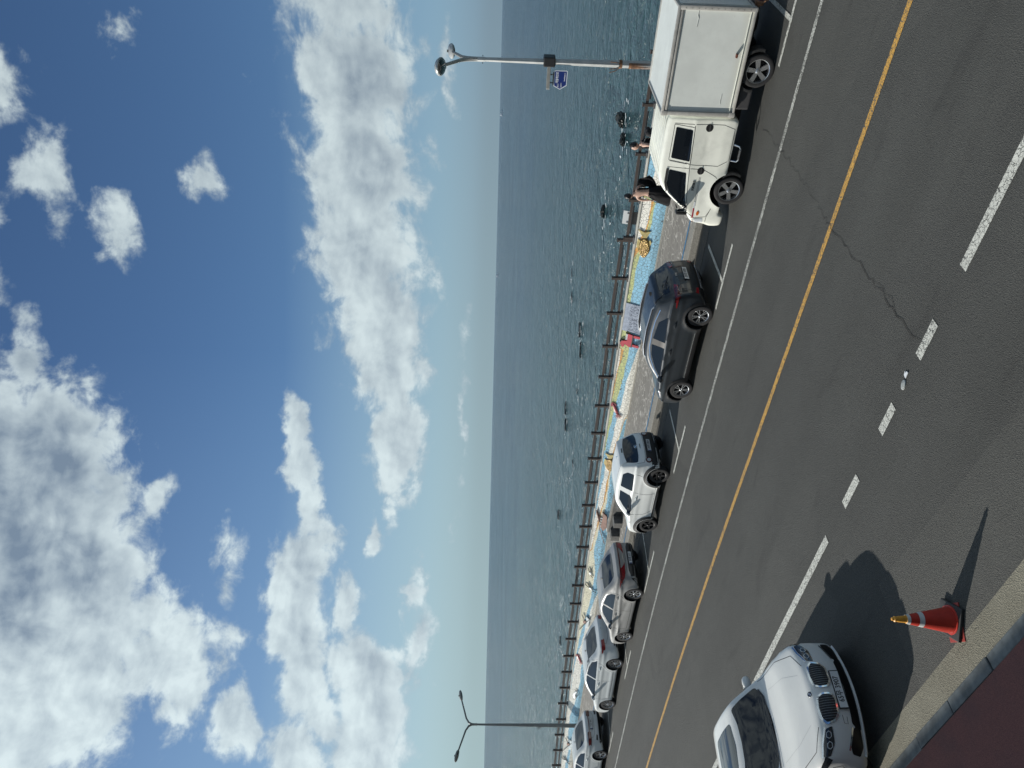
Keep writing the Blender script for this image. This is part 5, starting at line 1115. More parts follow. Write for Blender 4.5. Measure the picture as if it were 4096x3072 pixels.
c.P('exhaust_slot', [(-.74, .50), (-.52, .50), (-.50, .56), (-.72, .58)], 'x', -1, M_BLK, both=True, off=.006)
# --- white executive car in the foreground
WPEARL = paint('ivory_white_paint', (.62, .635, .62), .5, .0, .03)
c = Car('parked_coupe', (-12.52, 5.36), -4, 'large white car in the foreground with twin rounded chrome grilles and sunroof', dict(
    prof=[(-2.45, .40), (-2.50, .60), (-2.48, .85), (-2.35, 1.02), (-1.95, 1.12), (-1.5, 1.30), (-1.0, 1.43), (-.5, 1.475), (-.1, 1.475), (.24, 1.42), (.6, 1.235), (.93, 1.06), (1.2, 1.015), (1.6, .985), (2.0, .915), (2.23, .865), (2.34, .78), (2.39, .62), (2.39, .45), (2.34, .31), (2.22, .24), (1.95, .20), (0, .18), (-1.9, .2), (-2.3, .28)],
    plan=[(-2.5, .70), (-2.3, .84), (-1.8, .92), (-1.3, .935), (0, .92), (1.3, .935), (1.8, .92), (2.1, .84), (2.3, .70), (2.42, .52)], belt=[(-2.5, 1.02), (-1.2, 1.0), (.7, .97), (1.2, .95), (2.3, .82)],
    R=.345, axles=(-1.45, 1.52), wheel=(5, 'double'), tumble=.44, crease=[((.80, .76), .016, .05, -2.1, 1.9)], flare=[(-1.45, .40, .02), (1.52, .40, .02)], gap=.045, bow=(.34, .16), r=.085), WPEARL)
c.P('windshield', [(.22, -.55), (.30, -.3), (.32, 0), (.30, .3), (.22, .55), (.45, .64), (.74, .72), (.88, .5), (.96, .2), (.98, 0), (.96, -.2), (.88, -.5), (.74, -.72), (.45, -.64)], 'z', 1, M_GLASS, r=.05)
c.P('sunroof', [(-.78, -.38), (-.80, 0), (-.78, .38), (.10, .38), (.16, 0), (.10, -.38)], 'z', 1, M_GLASS2, r=.08)
for pl in ([(-1.34, 1.04), (-1.2, 1.22), (-.9, 1.36), (-.40, 1.40), (-.28, 1.02)], [(-.2, 1.01), (-.32, 1.40), (-.05, 1.38), (.15, 1.29), (.42, 1.12), (.58, 1.0)]): c.P('window', pl, 'y', -1, M_GLASS, both=True, r=.03)
c.L('window_trim', [(-1.42, 1.03), (-1.22, 1.26), (-.9, 1.40), (-.35, 1.44), (-.05, 1.42), (.2, 1.31), (.5, 1.11), (.66, .99)], .012, 'y', -1, M_CHRD, .005, both=True)
# twin grilles wrapped over the nose
M_GR = mat('grille_black', (.006, .006, .007), .4)
for sg_ in (-1, 1):
    gp = [(sg_*y, z) for y, z in ((.040, .655), (.035, .765), (.075, .825), (.22, .842), (.37, .825), (.445, .775), (.41, .665), (.33, .605), (.12, .600))]; gp = gp if sg_ > 0 else gp[::-1]
    fr = c.P('grille', rpoly(gp, .025), 'x', 1, M_CHR, off=.022, res=.06, thick=.05)
    cxm = sum(a for a, _ in gp)/9; czm = sum(b_ for _, b_ in gp)/9
    c.P('grille_mesh', rpoly([(cxm+(a-cxm)*.88, czm+(b_-czm)*.82) for a, b_ in gp], .02), 'x', 1, M_GR, off=.026, res=.06, thick=.02, parent=fr)
    for k in range(10):
        y = sg_*(.085+.032*k); zt_ = .822-(max(0, y*sg_-.25)**2)*1.4; zb_ = .628+(max(0, y*sg_-.28)**2)*2.6; c.L('grille_bar', [(y, zb_), (y, zt_)], .006, 'x', 1, M_CHRD, .034, parent=fr)
    hp = [(.465, .72), (.49, .80), (.66, .835), (.80, .845), (.80, .775), (.66, .715)]; hp = [(sg_*a, b_) for a, b_ in hp]; hp = hp if sg_ > 0 else hp[::-1]
    hl = c.P('headlight', rpoly(hp, .02), 'x', 1, M_DLIGHT, off=.010, res=.06)
    for yy in (.56, .68):
        ring = [(sg_*(yy+.043*math.cos(t)), .772+.030*math.sin(t)) for t in np.linspace(0, 2*math.pi, 7)[:-1]]; c.L('light_ring', ring, .009, 'x', 1, M_WLIGHT, .016, closed=True, parent=hl)
    c.P('headlight', [(1.70, .83) , (1.98, .78), (2.06, .75), (2.06, .83), (1.95, .855), (1.70, .875)], 'y', sg_, M_DLIGHT, off=.008)
    c.L('lamp_brow', [(sg_*.47, .81), (sg_*.66, .845), (sg_*.80, .855)], .014, 'x', 1, M_CHR, .012)
    ip = [(.44, .33), (.50, .43), (.72, .50), (.79, .48), (.81, .37), (.70, .31)]; ip = [(sg_*a, b_) for a, b_ in ip]; ip = ip if sg_ > 0 else ip[::-1]
    c.P('side_intake', rpoly(ip, .02), 'x', 1, M_GR, off=.006); c.L('intake_trim', [(sg_*.49, .45), (sg_*.75, .525)], .022, 'x', 1, M_CHR, .012)
    c.L('hood_gap', [(2.16, sg_*.44), (1.94, sg_*.70), (1.45, sg_*.82), (.80, sg_*.79)], .009, 'z', 1)
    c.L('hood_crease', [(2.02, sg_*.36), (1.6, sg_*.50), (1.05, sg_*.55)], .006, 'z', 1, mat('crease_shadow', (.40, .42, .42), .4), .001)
c.P('lower_intake', rpoly([(-.50, .31), (-.54, .35), (-.44, .44), (.44, .44), (.54, .35), (.50, .31)], .02), 'x', 1, M_GR, off=.006)
c.P('front_lip', rpoly([(-.74, .255), (-.80, .29), (.80, .29), (.74, .255)], .01), 'x', 1, WPEARL, off=.03, thick=.05)
c.L('bumper_gap', [(-.34, .56), (-.44, .55), (-.45, .50), (-.36, .50)], .007, 'x', 1)
h = c.hit('x', 0, .53, 1); plate(c.root, '65무 3907', h.x+.014, 0, .525, False, tilt=8, band=False)
hh = c.hit('z', 2.21, 0, 1); em = Matrix.Translation((2.21, 0, hh.z+.006)) @ Matrix.Rotation(R(34), 4, 'Y')
bm = bmesh.new(); lathe(bm, [(0, .006), (.041, .006), (.043, 0)], 28); bmesh.ops.transform(bm, matrix=em, verts=bm.verts); rb = bm_obj('emblem', bm, M_CHR, c.root, True)
bm = bmesh.new(); lathe(bm, [(0, .0068), (.036, .0068)], 28); bmesh.ops.transform(bm, matrix=em, verts=bm.verts); bm_obj('emblem_ring', bm, M_INK, rb)
for k in range(4):
    bm = bmesh.new(); prism(bm, [(0, 0)]+[(.024*math.cos(t), .024*math.sin(t)) for t in np.linspace(k*math.pi/2, (k+1)*math.pi/2, 6)], ((0, 0, .0072), (1, 0, 0), (0, 1, 0)), .0006)
    bmesh.ops.transform(bm, matrix=em, verts=bm.verts); bm_obj('emblem_quarter', bm, M_SIGNW if k % 2 else M_PLBLUE, rb)
c.wiper([(.90, -.6), (.96, -.2), (.94, .1)]); c.wiper([(.96, .05), (.90, .5), (.80, .66)])
c.L('door_gap', [(-.24, 1.02), (-.18, .7), (-.20, .36)], .010, 'y', -1, both=True); c.L('door_gap', [(.74, .97), (.90, .6), (.80, .34), (-.20, .33)], .010, 'y', -1, both=True); c.L('bumper_gap', [(1.92, .72), (1.98, .60), (1.90, .52)], .008, 'y', -1, both=True)
c.handle(-.02, .88, WPEARL); c.handle(-1.1, .90, WPEARL); c.mirror(.14, 1.01, WPEARL, .21, .14); c.antenna(-1.1, WPEARL)
c.P('taillight', [(-.86, .80), (-.5, .82), (-.52, .92), (-.84, .94)], 'x', -1, M_RLIGHT, both=True)

# --- small box truck with crew cab
TW = paint('truck_white_paint', (.76, .77, .69), .42, 0, .10)
m, T, b, tcn = custom('box_panel_white')
n = T.noise(tcn, 1.6, 5, .6); sx = T.new('ShaderNodeSeparateXYZ'); T.l.new(tcn, sx.inputs[0]); gr_ = T.ramp(T.m('ADD', sx.outputs[2], T.m('MULTIPLY', n, .35)), .80, 1.12, 1, 0)
cc = T.mix(T.ramp(n, .35, .7), (.63, .66, .625), (.56, .585, .555)); cc = T.mix(T.m('MULTIPLY', gr_, .45), cc, (.44, .41, .30)); cc = T.mix(T.ramp(T.noise(tcn, 22, 4, .7), .64, .72), cc, (.42, .43, .40))
T.l.new(cc, b.inputs['Base Color']); b.inputs['Roughness'].default_value = .48; T.l.new(T.bump(T.noise(tcn, 1.2, 2, .5), .15, .02), b.inputs['Normal']); M_BOX = m
M_EXT = mat('box_extrusion', (.40, .39, .36), .5, metal=.2, var=.12, vscale=9)
c = Car('box_truck', (-6.33, 16.47), 180, 'white small delivery truck with crew cab and box body, parked at the right end', dict(
    prof=[(-.30, .50), (-.32, .9), (-.31, 1.5), (-.29, 1.86), (-.20, 1.945), (.1, 1.965), (.8, 1.965), (1.15, 1.93), (1.38, 1.82), (1.62, 1.58), (1.88, 1.27), (1.98, 1.17), (2.12, 1.10), (2.21, .98), (2.25, .75), (2.30, .60), (2.30, .42), (2.25, .33), (2.0, .32), (1.9, .44), (1.0, .46), (0, .46)],
    plan=[(-.4, .84), (-.2, .855), (.5, .865), (1.2, .865), (1.75, .865), (2.1, .845), (2.32, .79)], belt=[(-.4, 1.39), (.7, 1.36), (1.6, 1.26), (2.2, 1.10)],
    R=.335, axles=(1.32, -1.31), wheel=(5, 'wide'), tumble=.17, shoulder=.02, zc=1.0, zmid=.7, spine=.30, tuck=.10, crease=[((1.045, 1.035), -.016, .022, .95, 2.05), ((1.05, 1.05), -.010, .03, -.05, .62)], flare=[(1.32, .40, .02)], gap=.085, bow=(.07, .0), r=.07, rimr=.72), TW, 'truck')
c.P('window', [(-.08, 1.76), (-.04, 1.40), (.66, 1.355), (.61, 1.76)], 'y', -1, M_GLASS, both=True, r=.03); c.P('window', [(.88, 1.75), (.93, 1.37), (1.50, 1.30), (1.76, 1.22), (1.70, 1.36), (1.42, 1.66), (1.22, 1.75)], 'y', -1, M_GLASS, both=True, r=.03)
c.L('window_frame', [(-.14, 1.80), (-.10, 1.37), (.71, 1.325), (.66, 1.80)], .012, 'y', -1, both=True, closed=True); c.L('rain_visor', [(.86, 1.79), (1.18, 1.785), (1.44, 1.70), (1.62, 1.50), (1.74, 1.36)], .055, 'y', -1, M_BLK, .012, both=True)
c.P('quarter_trim', [(1.76, 1.22), (1.90, 1.18), (1.80, 1.32), (1.70, 1.38)], 'y', -1, M_BLK, both=True)
c.L('door_gap', [(-.16, 1.80), (-.18, .75), (-.10, .52), (.60, .50), (.74, .72), (.74, 1.20), (.68, 1.78)], .011, 'y', -1, both=True); c.L('door_gap', [(.82, 1.80), (.82, 1.34), (.84, 1.0), (.98, .72), (1.06, .62)], .011, 'y', -1, both=True); c.L('door_gap', [(1.86, 1.22), (2.02, 1.0), (1.98, .74), (1.78, .66)], .011, 'y', -1, both=True)
c.L('belt_gap', [(-.14, 1.375), (.8, 1.325), (1.5, 1.26), (1.84, 1.19)], .012, 'y', -1, both=True)
for x in (-.10, .87):
    o = c.P('door_handle', [(x+.085*math.cos(t), 1.06+.078*math.sin(t)) for t in np.linspace(0, 2*math.pi, 25)[:-1]], 'y', -1, M_BLK, both=True, off=.004, res=.3); c.L('handle_grip', [(x-.07, 1.055), (x+.07, 1.055)], .028, 'y', -1, mat('grip_grey', (.05, .05, .052), .35), .02, both=True)
c.L('side_stripe', [(1.02, 1.058), (1.70, 1.05)], .012, 'y', -1, mat('stripe_grey', (.25, .26, .26), .4), .003, both=True); c.L('side_stripe', [(1.02, 1.03), (1.72, 1.022)], .012, 'y', -1, mat('stripe_grey'), .003, both=True)
c.P('reflector_strip', [(1.78, 1.025), (2.02, 1.018), (2.02, 1.052), (1.78, 1.056)], 'y', -1, mat('reflector_red', (.35, .02, .05), .3), both=True, off=.004)
c.P('reflector_strip', [(1.62, 1.029), (1.77, 1.025), (1.77, 1.055), (1.62, 1.058)], 'y', -1, M_SIGNW, both=True, off=.004)
c.P('indicator', [(1.90+.055*math.cos(t), .935+.032*math.sin(t)) for t in np.linspace(0, 2*math.pi, 17)[:-1]], 'y', -1, M_ORANGE, both=True, off=.010, res=.3)
h = c.hit('y', 1.22, 1.16, -1)
for sg_ in (-1, 1): text_mesh('model_badge', 'PORTER II', .085, M_INK, c.root, Matrix.Translation((1.22, sg_*abs(h.y)+sg_*.006, 1.155)) @ (Matrix.Rotation(R(180), 4, 'Z') if sg_ > 0 else Matrix()) @ RX, .62, thick=.003)
c.P('headlight', [(2.02, .80), (2.12, .78), (2.24, .80), (2.20, 1.04), (2.10, 1.10), (2.05, 1.0)], 'y', -1, M_WLIGHT, both=True, off=.006); c.P('indicator', [(2.10, .99), (2.21, .95), (2.2, 1.04), (2.12, 1.08)], 'y', -1, M_ORANGE, both=True, off=.012)
c.P('headlight', [(.42, .80), (.76, .80), (.76, 1.02), (.46, .98)], 'x', 1, M_WLIGHT, both=True, off=.008); c.P('windshield', [(-.70, 1.26), (-.62, 1.84), (.62, 1.84), (.70, 1.26)], 'x', 1, M_GLASS, r=.06)
c.P('grille', [(-.36, .84), (-.36, .96), (.36, .96), (.36, .84)], 'x', 1, M_BLK); c.L('bumper_gap', [(2.26, .72), (2.0, .72), (1.76, .66)], .010, 'y', -1, both=True)
for y in np.linspace(-.62, .62, 8): 
    bm = bmesh.new(); zr_ = c.hit('z', .5, y, 1).z; box(bm, (.42, y, zr_+.004), (1.28, .045, .016), bev=.006); bm_obj('roof_rib', bm, TW, c.root, True)
# mirrors on arms
for sg_ in (-1, 1):
    bm = bmesh.new(); hy = c.hit('y', 1.76, 1.30, sg_).y; box(bm, (1.80, hy+sg_*.17, 1.36), (.075, .17, .25), bev=.03); o = bm_obj('mirror', bm, M_BLK, c.root, True)
    bm = bmesh.new(); tube(bm, [(1.80, hy-sg_*.01, 1.27), (1.81, hy+sg_*.10, 1.27)], .018, 8); tube(bm, [(1.72, hy-sg_*.02, 1.46), (1.80, hy+sg_*.10, 1.42)], .014, 8); bm_obj('mirror_arm', bm, M_BLK, o)
    bm = bmesh.new(); box(bm, (1.758, hy+sg_*.17, 1.36), (.006, .13, .20)); bm_obj('mirror_glass', bm, M_CHR, o)
# step, mudguards, chassis
for sg_ in (-1, 1):
    bm = bmesh.new(); tube(bm, [(.26, sg_*.80, .46), (.27, sg_*.88, .34), (.32, sg_*.90, .31), (.56, sg_*.90, .31), (.61, sg_*.88, .34), (.62, sg_*.80, .46)], .018, 8); box(bm, (.44, sg_*.90, .325), (.20, .05, .02)); bm_obj('step', bm, M_ALU, c.root, True)
    bm = bmesh.new(); arc = [(.445*math.cos(t), .445*math.sin(t)) for t in np.linspace(.25, 1.15, 10)]; prv = None
    for (ax_, a0, a1, nm) in ((1.32, 2.55, 3.6, 'f'), (-1.31, .10, .85, 'r'), (-1.31, 2.2, 3.25, 'r')):
        bm2 = bmesh.new(); rows = []
        for t in np.linspace(a0, a1, 10):
            rr_ = .425+.02*math.sin((t-a0)/(a1-a0)*3.1); rows.append([bm2.verts.new((ax_+rr_*math.cos(t), sg_*yy, .335+rr_*math.sin(t))) for yy in (.60, .865, .875)]+[bm2.verts.new((ax_+(rr_-.05)*math.cos(t), sg_*.878, .335+(rr_-.05)*math.sin(t)))])
        for p, q in zip(rows, rows[1:]):
            for k in range(3): bm2.faces.new((p[k], p[k+1], q[k+1], q[k]))
        bmesh.ops.solidify(bm2, geom=bm2.faces[:], thickness=.008); bm_obj('mudguard', bm2, mat('guard_grey', (.055, .057, .058), .5), c.root, True)
    bm.free()
    bm = bmesh.new(); box(bm, (-.72, sg_*.62, .46), (.44, .36, .26), bev=.03); bm_obj('tank', bm, mat('tank_grey', (.05, .05, .052), .45), c.root)
    bm = bmesh.new(); box(bm, (-.9, sg_*.36, .52), (3.0, .07, .14)); bm_obj('chassis_rail', bm, M_BLK, c.root)
bm = bmesh.new(); cyl(bm, (-2.02, -.25, .50), (-2.02, -.25, .32), .32, n=28); box(bm, (-1.31, 0, .36), (.12, 1.3, .12)); box(bm, (.2, 0, .4), (1.4, .6, .2)); bm_obj('spare_wheel', bm, M_RUB, c.root)
# box body
bx = bmesh.new(); X0, X1, Y_, Z0, Z1 = -2.50, -.40, .92, .64, 2.17
box(bx, ((X0+X1)/2, 0, (Z0+Z1)/2), (X1-X0-.03, 2*Y_-.03, Z1-Z0-.03)); bo = bm_obj('box_body', bx, M_BOX, c.root)
fr = bmesh.new()
for y in (-Y_, Y_):
    for z in (Z0+.03, Z1-.02): box(fr, ((X0+X1)/2, y, z), (X1-X0+.02, .05, .06 if z > 1 else .05), bev=.018)
    for x in (X0+.03, X1-.03): box(fr, (x, y, (Z0+Z1)/2), (.085, .045, Z1-Z0), bev=.014)
    box(fr, ((X0+X1)/2, y*1.003, Z1-.085), (X1-X0-.1, .03, .04), bev=.008)
for x in (X0+.02, X1-.02):
    for z in (Z0+.03, Z1-.02): box(fr, (x, 0, z), (.05, 2*Y_-.04, .055), bev=.015)
bm_obj('box_frame', fr, M_EXT, bo, True)
for y in (-1, 1):
    for x in (X1-.03,):
        for z in (Z0+.05, Z1-.06):
            q = bmesh.new(); box(q, (x, y*(Y_+.004), z), (.11, .05, .13), bev=.02); bm_obj('corner_cap', q, M_EXT, bo, True)
for y in (-1, 1):
    q = bmesh.new()
    for k in range(11): cyl(q, (X0+.035, y*(Y_+.018), Z0+.14+.125*k), (X0+.035, y*(Y_+.028), Z0+.14+.125*k), .007, n=6)
    bm_obj('rivet', q, M_GAP, bo)
    q = bmesh.new(); box(q, ((X0+X1)/2, y*(Y_-.010), Z0+.11), (X1-X0-.12, .03, .012), bev=.004); bm_obj('side_rail', q, TW, bo, True)
    q = bmesh.new(); box(q, (-1.62, y*(Y_+.02), .86), (.07, .07, .035), bev=.004); bm_obj('side_marker', q, mat('marker_brown', (.12, .035, .02), .4), bo)
def dent(P, w): 
    q = bmesh.new(); tube(q, [(x, -(Y_-.004) if False else (Y_-.012), z) for x, z in P], w, 6); bm_obj('dent', q, mat('dent_metal', (.40, .42, .40), .5), bo, True)
dent([(-2.42, 1.76), (-2.34, 1.77), (-2.28, 1.745), (-2.2, 1.75), (-2.12, 1.755)], .008); dent([(-.84, .98), (-.72, .985), (-.64, .975)], .006)
# rear door furniture, rusty tailgate corner
q = bmesh.new(); box(q, (X0-.015, 0, Z0+.8), (.03, 1.7, 1.35)); bm_obj('rear_door', q, M_BOX, bo)
for y in (.45, -.45):
    q = bmesh.new()
    for z in (.95, 1.95): box(q, (X0-.045, y, z), (.05, .05, .11), bev=.008)
    tube(q, [(X0-.05, y, .8), (X0-.05, y, 2.05)], .012, 8); bm_obj('door_bolt', q, M_GALV, bo)
q = bmesh.new(); box(q, (X0-.05, .60, .56), (.07, .44, .16), Matrix.Rotation(R(12), 3, 'X'), bev=.02); tube(q, [(X0, .8, .62), (X0-.12, .86, .52), (X0-.14, .8, .44)], .016, 8); bm_obj('rear_lamp_bracket', q, M_RUST, bo)
q = bmesh.new(); box(q, (X0-.088, .62, .56), (.012, .26, .09), bev=.006); bm_obj('taillight', q, M_RLIGHTD, bo)

# ------------------------------------------------------------------ people
def skin_body(name, pts, edges, m, parent, sub=2):
    me = bpy.data.meshes.new(name); me.from_pydata([p[:3] for p in pts], edges, []); o = bpy.data.objects.new(name, me); COL.objects.link(o)
    md = o.modifiers.new('s', 'SKIN'); md.use_smooth_shade = True; md.use_x_symmetry = False
    for i, v in enumerate(me.skin_vertices[0].data): r = pts[i][3]; v.radius = (r, r if len(pts[i]) < 5 else pts[i][4]); v.use_root = (i == 0)
    sb = o.modifiers.new('u', 'SUBSURF'); sb.levels = sb.render_levels = sub
    bpy.context.view_layer.update(); res = bpy.data.meshes.new_from_object(o.evaluated_get(bpy.context.evaluated_depsgraph_get())); bpy.data.objects.remove(o)
    res.materials.clear(); res.materials.append(m); res.polygons.foreach_set('use_smooth', [True]*len(res.polygons))
    ob = bpy.data.objects.new(name, res); COL.objects.link(ob); ob.parent = parent; return ob
def chain(segs):
    """list of chains, each [(ref or point)...]; ints refer to earlier points"""
    pts = []; ed = []
    for ch in segs:
        prev = None
        for q in ch:
            if isinstance(q, int): i = q
            else: pts.append(q); i = len(pts)-1
            if prev is not None: ed.append((prev, i))
            prev = i
    return pts, ed
def head(root, loc, rz, tilt, hair_fn, r=.108):
    """local: face towards -Y; returns head mesh"""
    bm = bmesh.new(); bmesh.ops.create_uvsphere(bm, u_segments=28, v_segments=20, radius=1)
    for v in bm.verts:
        x, y, z = v.co; k = 1.0
        w = .72 - .16*max(0, -z)**1.5; dpt = .90-(.10*max(0, -z) if y > 0 else 0)
        X, Y, Z = x*w, y*dpt, z*1.12
        if y < 0 and -.75 < z < .2 and abs(x) < .2: Y -= .13*math.exp(-((x/.10)**2))*math.exp(-((z+.22)/.16)**2)   # nose
        if y < 0: Y += .06*math.exp(-((abs(x)-.33)/.13)**2)*math.exp(-((z-.05)/.12)**2)   # eye sockets
        if y < 0: Y -= .05*math.exp(-(x/.22)**2)*math.exp(-((z+.55)/.07)**2)
        if y < 0: Y -= .06*math.exp(-(x/.25)**2)*math.exp(-((z+.9)/.15)**2)
        v.co = (X*r, Y*r, Z*r)
    for sx_ in (-1, 1):
        vs = bmesh.ops.create_uvsphere(bm, u_segments=10, v_segments=8, radius=1)['verts']
        bmesh.ops.transform(bm, matrix=Matrix.Translation((sx_*.70*r, .08*r, -.08*r)) @ Matrix.Diagonal((.10*r, .20*r, .27*r, 1)), verts=vs)
    M = Matrix.Translation(loc) @ Matrix.Rotation(R(rz), 4, 'Z') @ Matrix.Rotation(R(tilt), 4, 'X'); bmesh.ops.transform(bm, matrix=M, verts=bm.verts); hd = bm_obj('head', bm, M_SKIN, root, True, 80)
    for sx_ in (-1, 1):
        bm = bmesh.new(); vs = bmesh.ops.create_uvsphere(bm, u_segments=10, v_segments=8, radius=1)['verts']; bmesh.ops.transform(bm, matrix=M @ Matrix.Translation((sx_*.30*r, -.80*r, .05*r)) @ Matrix.Diagonal((.11*r, .05*r, .05*r, 1)), verts=vs); bm_obj('eye', bm, M_HAIR, hd, True)
        bm = bmesh.new(); box(bm, (0, 0, 0), (.26*r, .05*r, .045*r)); bmesh.ops.transform(bm, matrix=M @ Matrix.Translation((sx_*.30*r, -.86*r, .24*r)), verts=bm.verts); bm_obj('eyebrow', bm, M_HAIR, hd)
    bm = bmesh.new(); box(bm, (0, 0, 0), (.36*r, .05*r, .06*r), bev=.02*r); bmesh.ops.transform(bm, matrix=M @ Matrix.Translation((0, -.84*r, -.56*r)), verts=bm.verts); bm_obj('mouth', bm, mat('lips', (.42, .16, .14), .5), hd)
    bm = bmesh.new(); bmesh.ops.create_uvsphere(bm, u_segments=30, v_segments=22, radius=1); dl = []
    for v in bm.verts:
        x, y, z = v.co
        if hair_fn(x, y, z): dl.append(v); continue
        j = 1+.05*math.sin(x*23+z*9)*math.sin(y*19); v.co = (x*.80*r*j, y*.98*r*j, z*1.20*r*j)
    bmesh.ops.delete(bm, geom=dl, context='VERTS'); bmesh.ops.solidify(bm, geom=bm.faces[:], thickness=.012); bmesh.ops.transform(bm, matrix=M, verts=bm.verts); bm_obj('hair', bm, M_HAIR, hd, True, 80)
    return hd, M
def hand(root, wrist, d, up_, curl, side):
    """five separate bent fingers on a palm; d = pointing direction, up_ = back of the hand"""
    w = Vector(wrist); d = Vector(d).normalized(); u = Vector(up_); u = (u-d*u.dot(d)).normalized(); s = d.cross(u)*side
    pts = [(*w, .022, .017), (*(w+d*.045), .026, .014), (*(w+d*.085), .028, .012)]; ed = [(0, 1), (1, 2)]
    for k, (off_, L) in enumerate(((-.027, .062), (-.009, .074), (.009, .070), (.026, .056))):
        b0 = w+d*.088+s*off_; prev = 2; dd = d.copy()
        for j in range(3):
            dd = (dd-u*curl*.33).normalized(); b0 = b0+dd*(L/3 if j else L/3+.006); pts.append((*b0, .0085-.001*j)); ed.append((prev, len(pts)-1)); prev = len(pts)-1
    b0 = w+d*.03-s*.022; prev = 1; dd = (d*.6-s*.8).normalized()
    for j in range(3): b0 = b0+dd*.026; dd = (dd+d*.35-u*curl*.2).normalized(); pts.append((*b0, .0105-.001*j)); ed.append((prev, len(pts)-1)); prev = len(pts)-1
    return pts, ed
def merge(a, b_, at):
    """append chain set b_ whose point 0 is joined to point index at of a"""
    P, E_ = a; Q, F_ = b_; n = len(P); return P+Q, E_+[(x+n, y+n) for x, y in F_]+[(at, n)]

# woman, seen from behind, walking between truck and wall
wo = empty('person', (-10.06, 20.32, .2), 0, 'person with bare back and short dark hair, black open-backed dress billowing, beyond the truck bonnet', 'person', None)
A = [[(0, 0, .88, .125, .10), (.0, .005, 1.0, .108, .085), (-.02, .0, 1.12, .122, .085), (-.045, .0, 1.22, .13, .075), (-.085, .0, 1.315, .06, .055), (-.105, -.01, 1.40, .045, .045)],
     [3, (-.145, 0, 1.235, .06), (-.235, .01, 1.19, .052), (-.26, -.02, 1.05, .038), (-.235, -.06, .90, .028), (-.225, -.075, .86, .022)], [3, (.02, 0, 1.265, .06), (.09, .02, 1.27, .05), (.20, .10, 1.12, .038), (.18, .22, .98, .028)],
     [0, (-.10, 0, .80, .10), (-.12, -.03, .45, .065), (-.13, .02, .10, .042), (-.13, -.06, .03, .036)], [0, (.09, 0, .80, .10), (.11, .08, .46, .065), (.12, .14, .12, .042), (.12, .07, .05, .036)]]
bp = chain(A); bp = merge(bp, hand(wo, (-.225, -.078, .85), (.05, -.1, -1), (-1, 0, 0), .7, 1), 10)
skin_body('body', bp[0], bp[1], M_SKIN, wo)
head(wo, (-.155, -.01, 1.49), 190, 8, lambda x, y, z: (y < -.35 and z < .45) or z < -.55)
bm = bmesh.new(); ve = bmesh.ops.create_uvsphere(bm, u_segments=14, v_segments=10, radius=.045)['verts']; bmesh.ops.translate(bm, verts=ve, vec=(-.15, -.105, 1.50)); bm_obj('hair_bun', bm, M_HAIR, wo, True)
def cloth_loft(name, rings, m, root, n=28, seed=1, amp=.012):
    rg_ = random.Random(seed); bm = bmesh.new(); rows = []
    for (cx_, cy_, cz_, rx, ry) in rings:
        rows.append([bm.verts.new((cx_+rx*math.cos(2*math.pi*k/n)*(1+amp/rx*math.sin(k*1.7+cz_*9)), cy_+ry*math.sin(2*math.pi*k/n)*(1+amp/ry*math.sin(k*2.3+cz_*7)), cz_)) for k in range(n)])
    for p, q in zip(rows, rows[1:]):
        for k in range(n): bm.faces.new((p[k], p[(k+1) % n], q[(k+1) % n], q[k]))
    bmesh.ops.solidify(bm, geom=bm.faces[:], thickness=-.008); return bm_obj(name, bm, m, root, True, 80)
cloth_loft('dress_skirt', [(.0, .0, .93, .135, .115), (.0, .0, .86, .165, .14), (-.02, .0, .75, .20, .17), (-.06, .0, .6, .25, .2), (-.10, .0, .42, .29, .22), (-.12, .0, .28, .31, .23)], M_CLOTH, wo, seed=2, amp=.02)
# side and front of the dress: leaves the back bare
bm = bmesh.new(); rows = []
for (z, cx_, rx, ry) in ((.93, 0, .132, .112), (1.05, -.005, .128, .10), (1.15, -.02, .142, .10), (1.24, -.04, .15, .09), (1.285, -.05, .13, .075)):
    rows.append([bm.verts.new((cx_+rx*math.cos(t), .0+ry*math.sin(t)+.0, z)) for t in np.linspace(-.55, math.pi+.25, 18)])
for p, q in zip(rows, rows[1:]):
    for k in range(17): bm.faces.new((p[k], p[k+1], q[k+1], q[k]))
bmesh.ops.solidify(bm, geom=bm.faces[:], thickness=-.006); bm_obj('dress_front', bm, M_CLOTH, wo, True, 80)
bm = bmesh.new(); tube(bm, [(.06, .05, 1.27), (.02, .02, 1.33), (-.06, .03, 1.345), (-.12, .03, 1.33)], .010, 6); bm_obj('neck_strap', bm, M_CLOTH, wo)
# wind-blown panel of black cloth held at her right side
bm = bmesh.new(); GP = [[(.13, 1.24), (.20, 1.27), (.29, 1.245), (.41, 1.22)], [(.11, 1.12), (.22, 1.14), (.36, 1.12), (.46, 1.10)], [(.11, .98), (.22, .99), (.36, .99), (.485, .99)], [(.09, .84), (.20, .84), (.32, .85), (.42, .86)], [(.05, .70), (.12, .70), (.22, .71), (.31, .76)]]
nn = 12; G2 = []
for i in range(nn+1):
    fi = i/nn*4; a_i = min(3, int(fi)); ti = fi-a_i; row = []
    for j in range(nn+1):
        fj = j/nn*3; b_j = min(2, int(fj)); tj = fj-b_j; p = np.array(GP[a_i][b_j])*(1-ti)*(1-tj)+np.array(GP[a_i+1][b_j])*ti*(1-tj)+np.array(GP[a_i][b_j+1])*(1-ti)*tj+np.array(GP[a_i+1][b_j+1])*ti*tj
        row.append(bm.verts.new((p[0], .05+.05*math.sin(j*.9+i*.3)+.03*math.cos(i*.8), p[1])))
    G2.append(row)
for i in range(nn):
    for j in range(nn): bm.faces.new((G2[i][j], G2[i+1][j], G2[i+1][j+1], G2[i][j+1]))
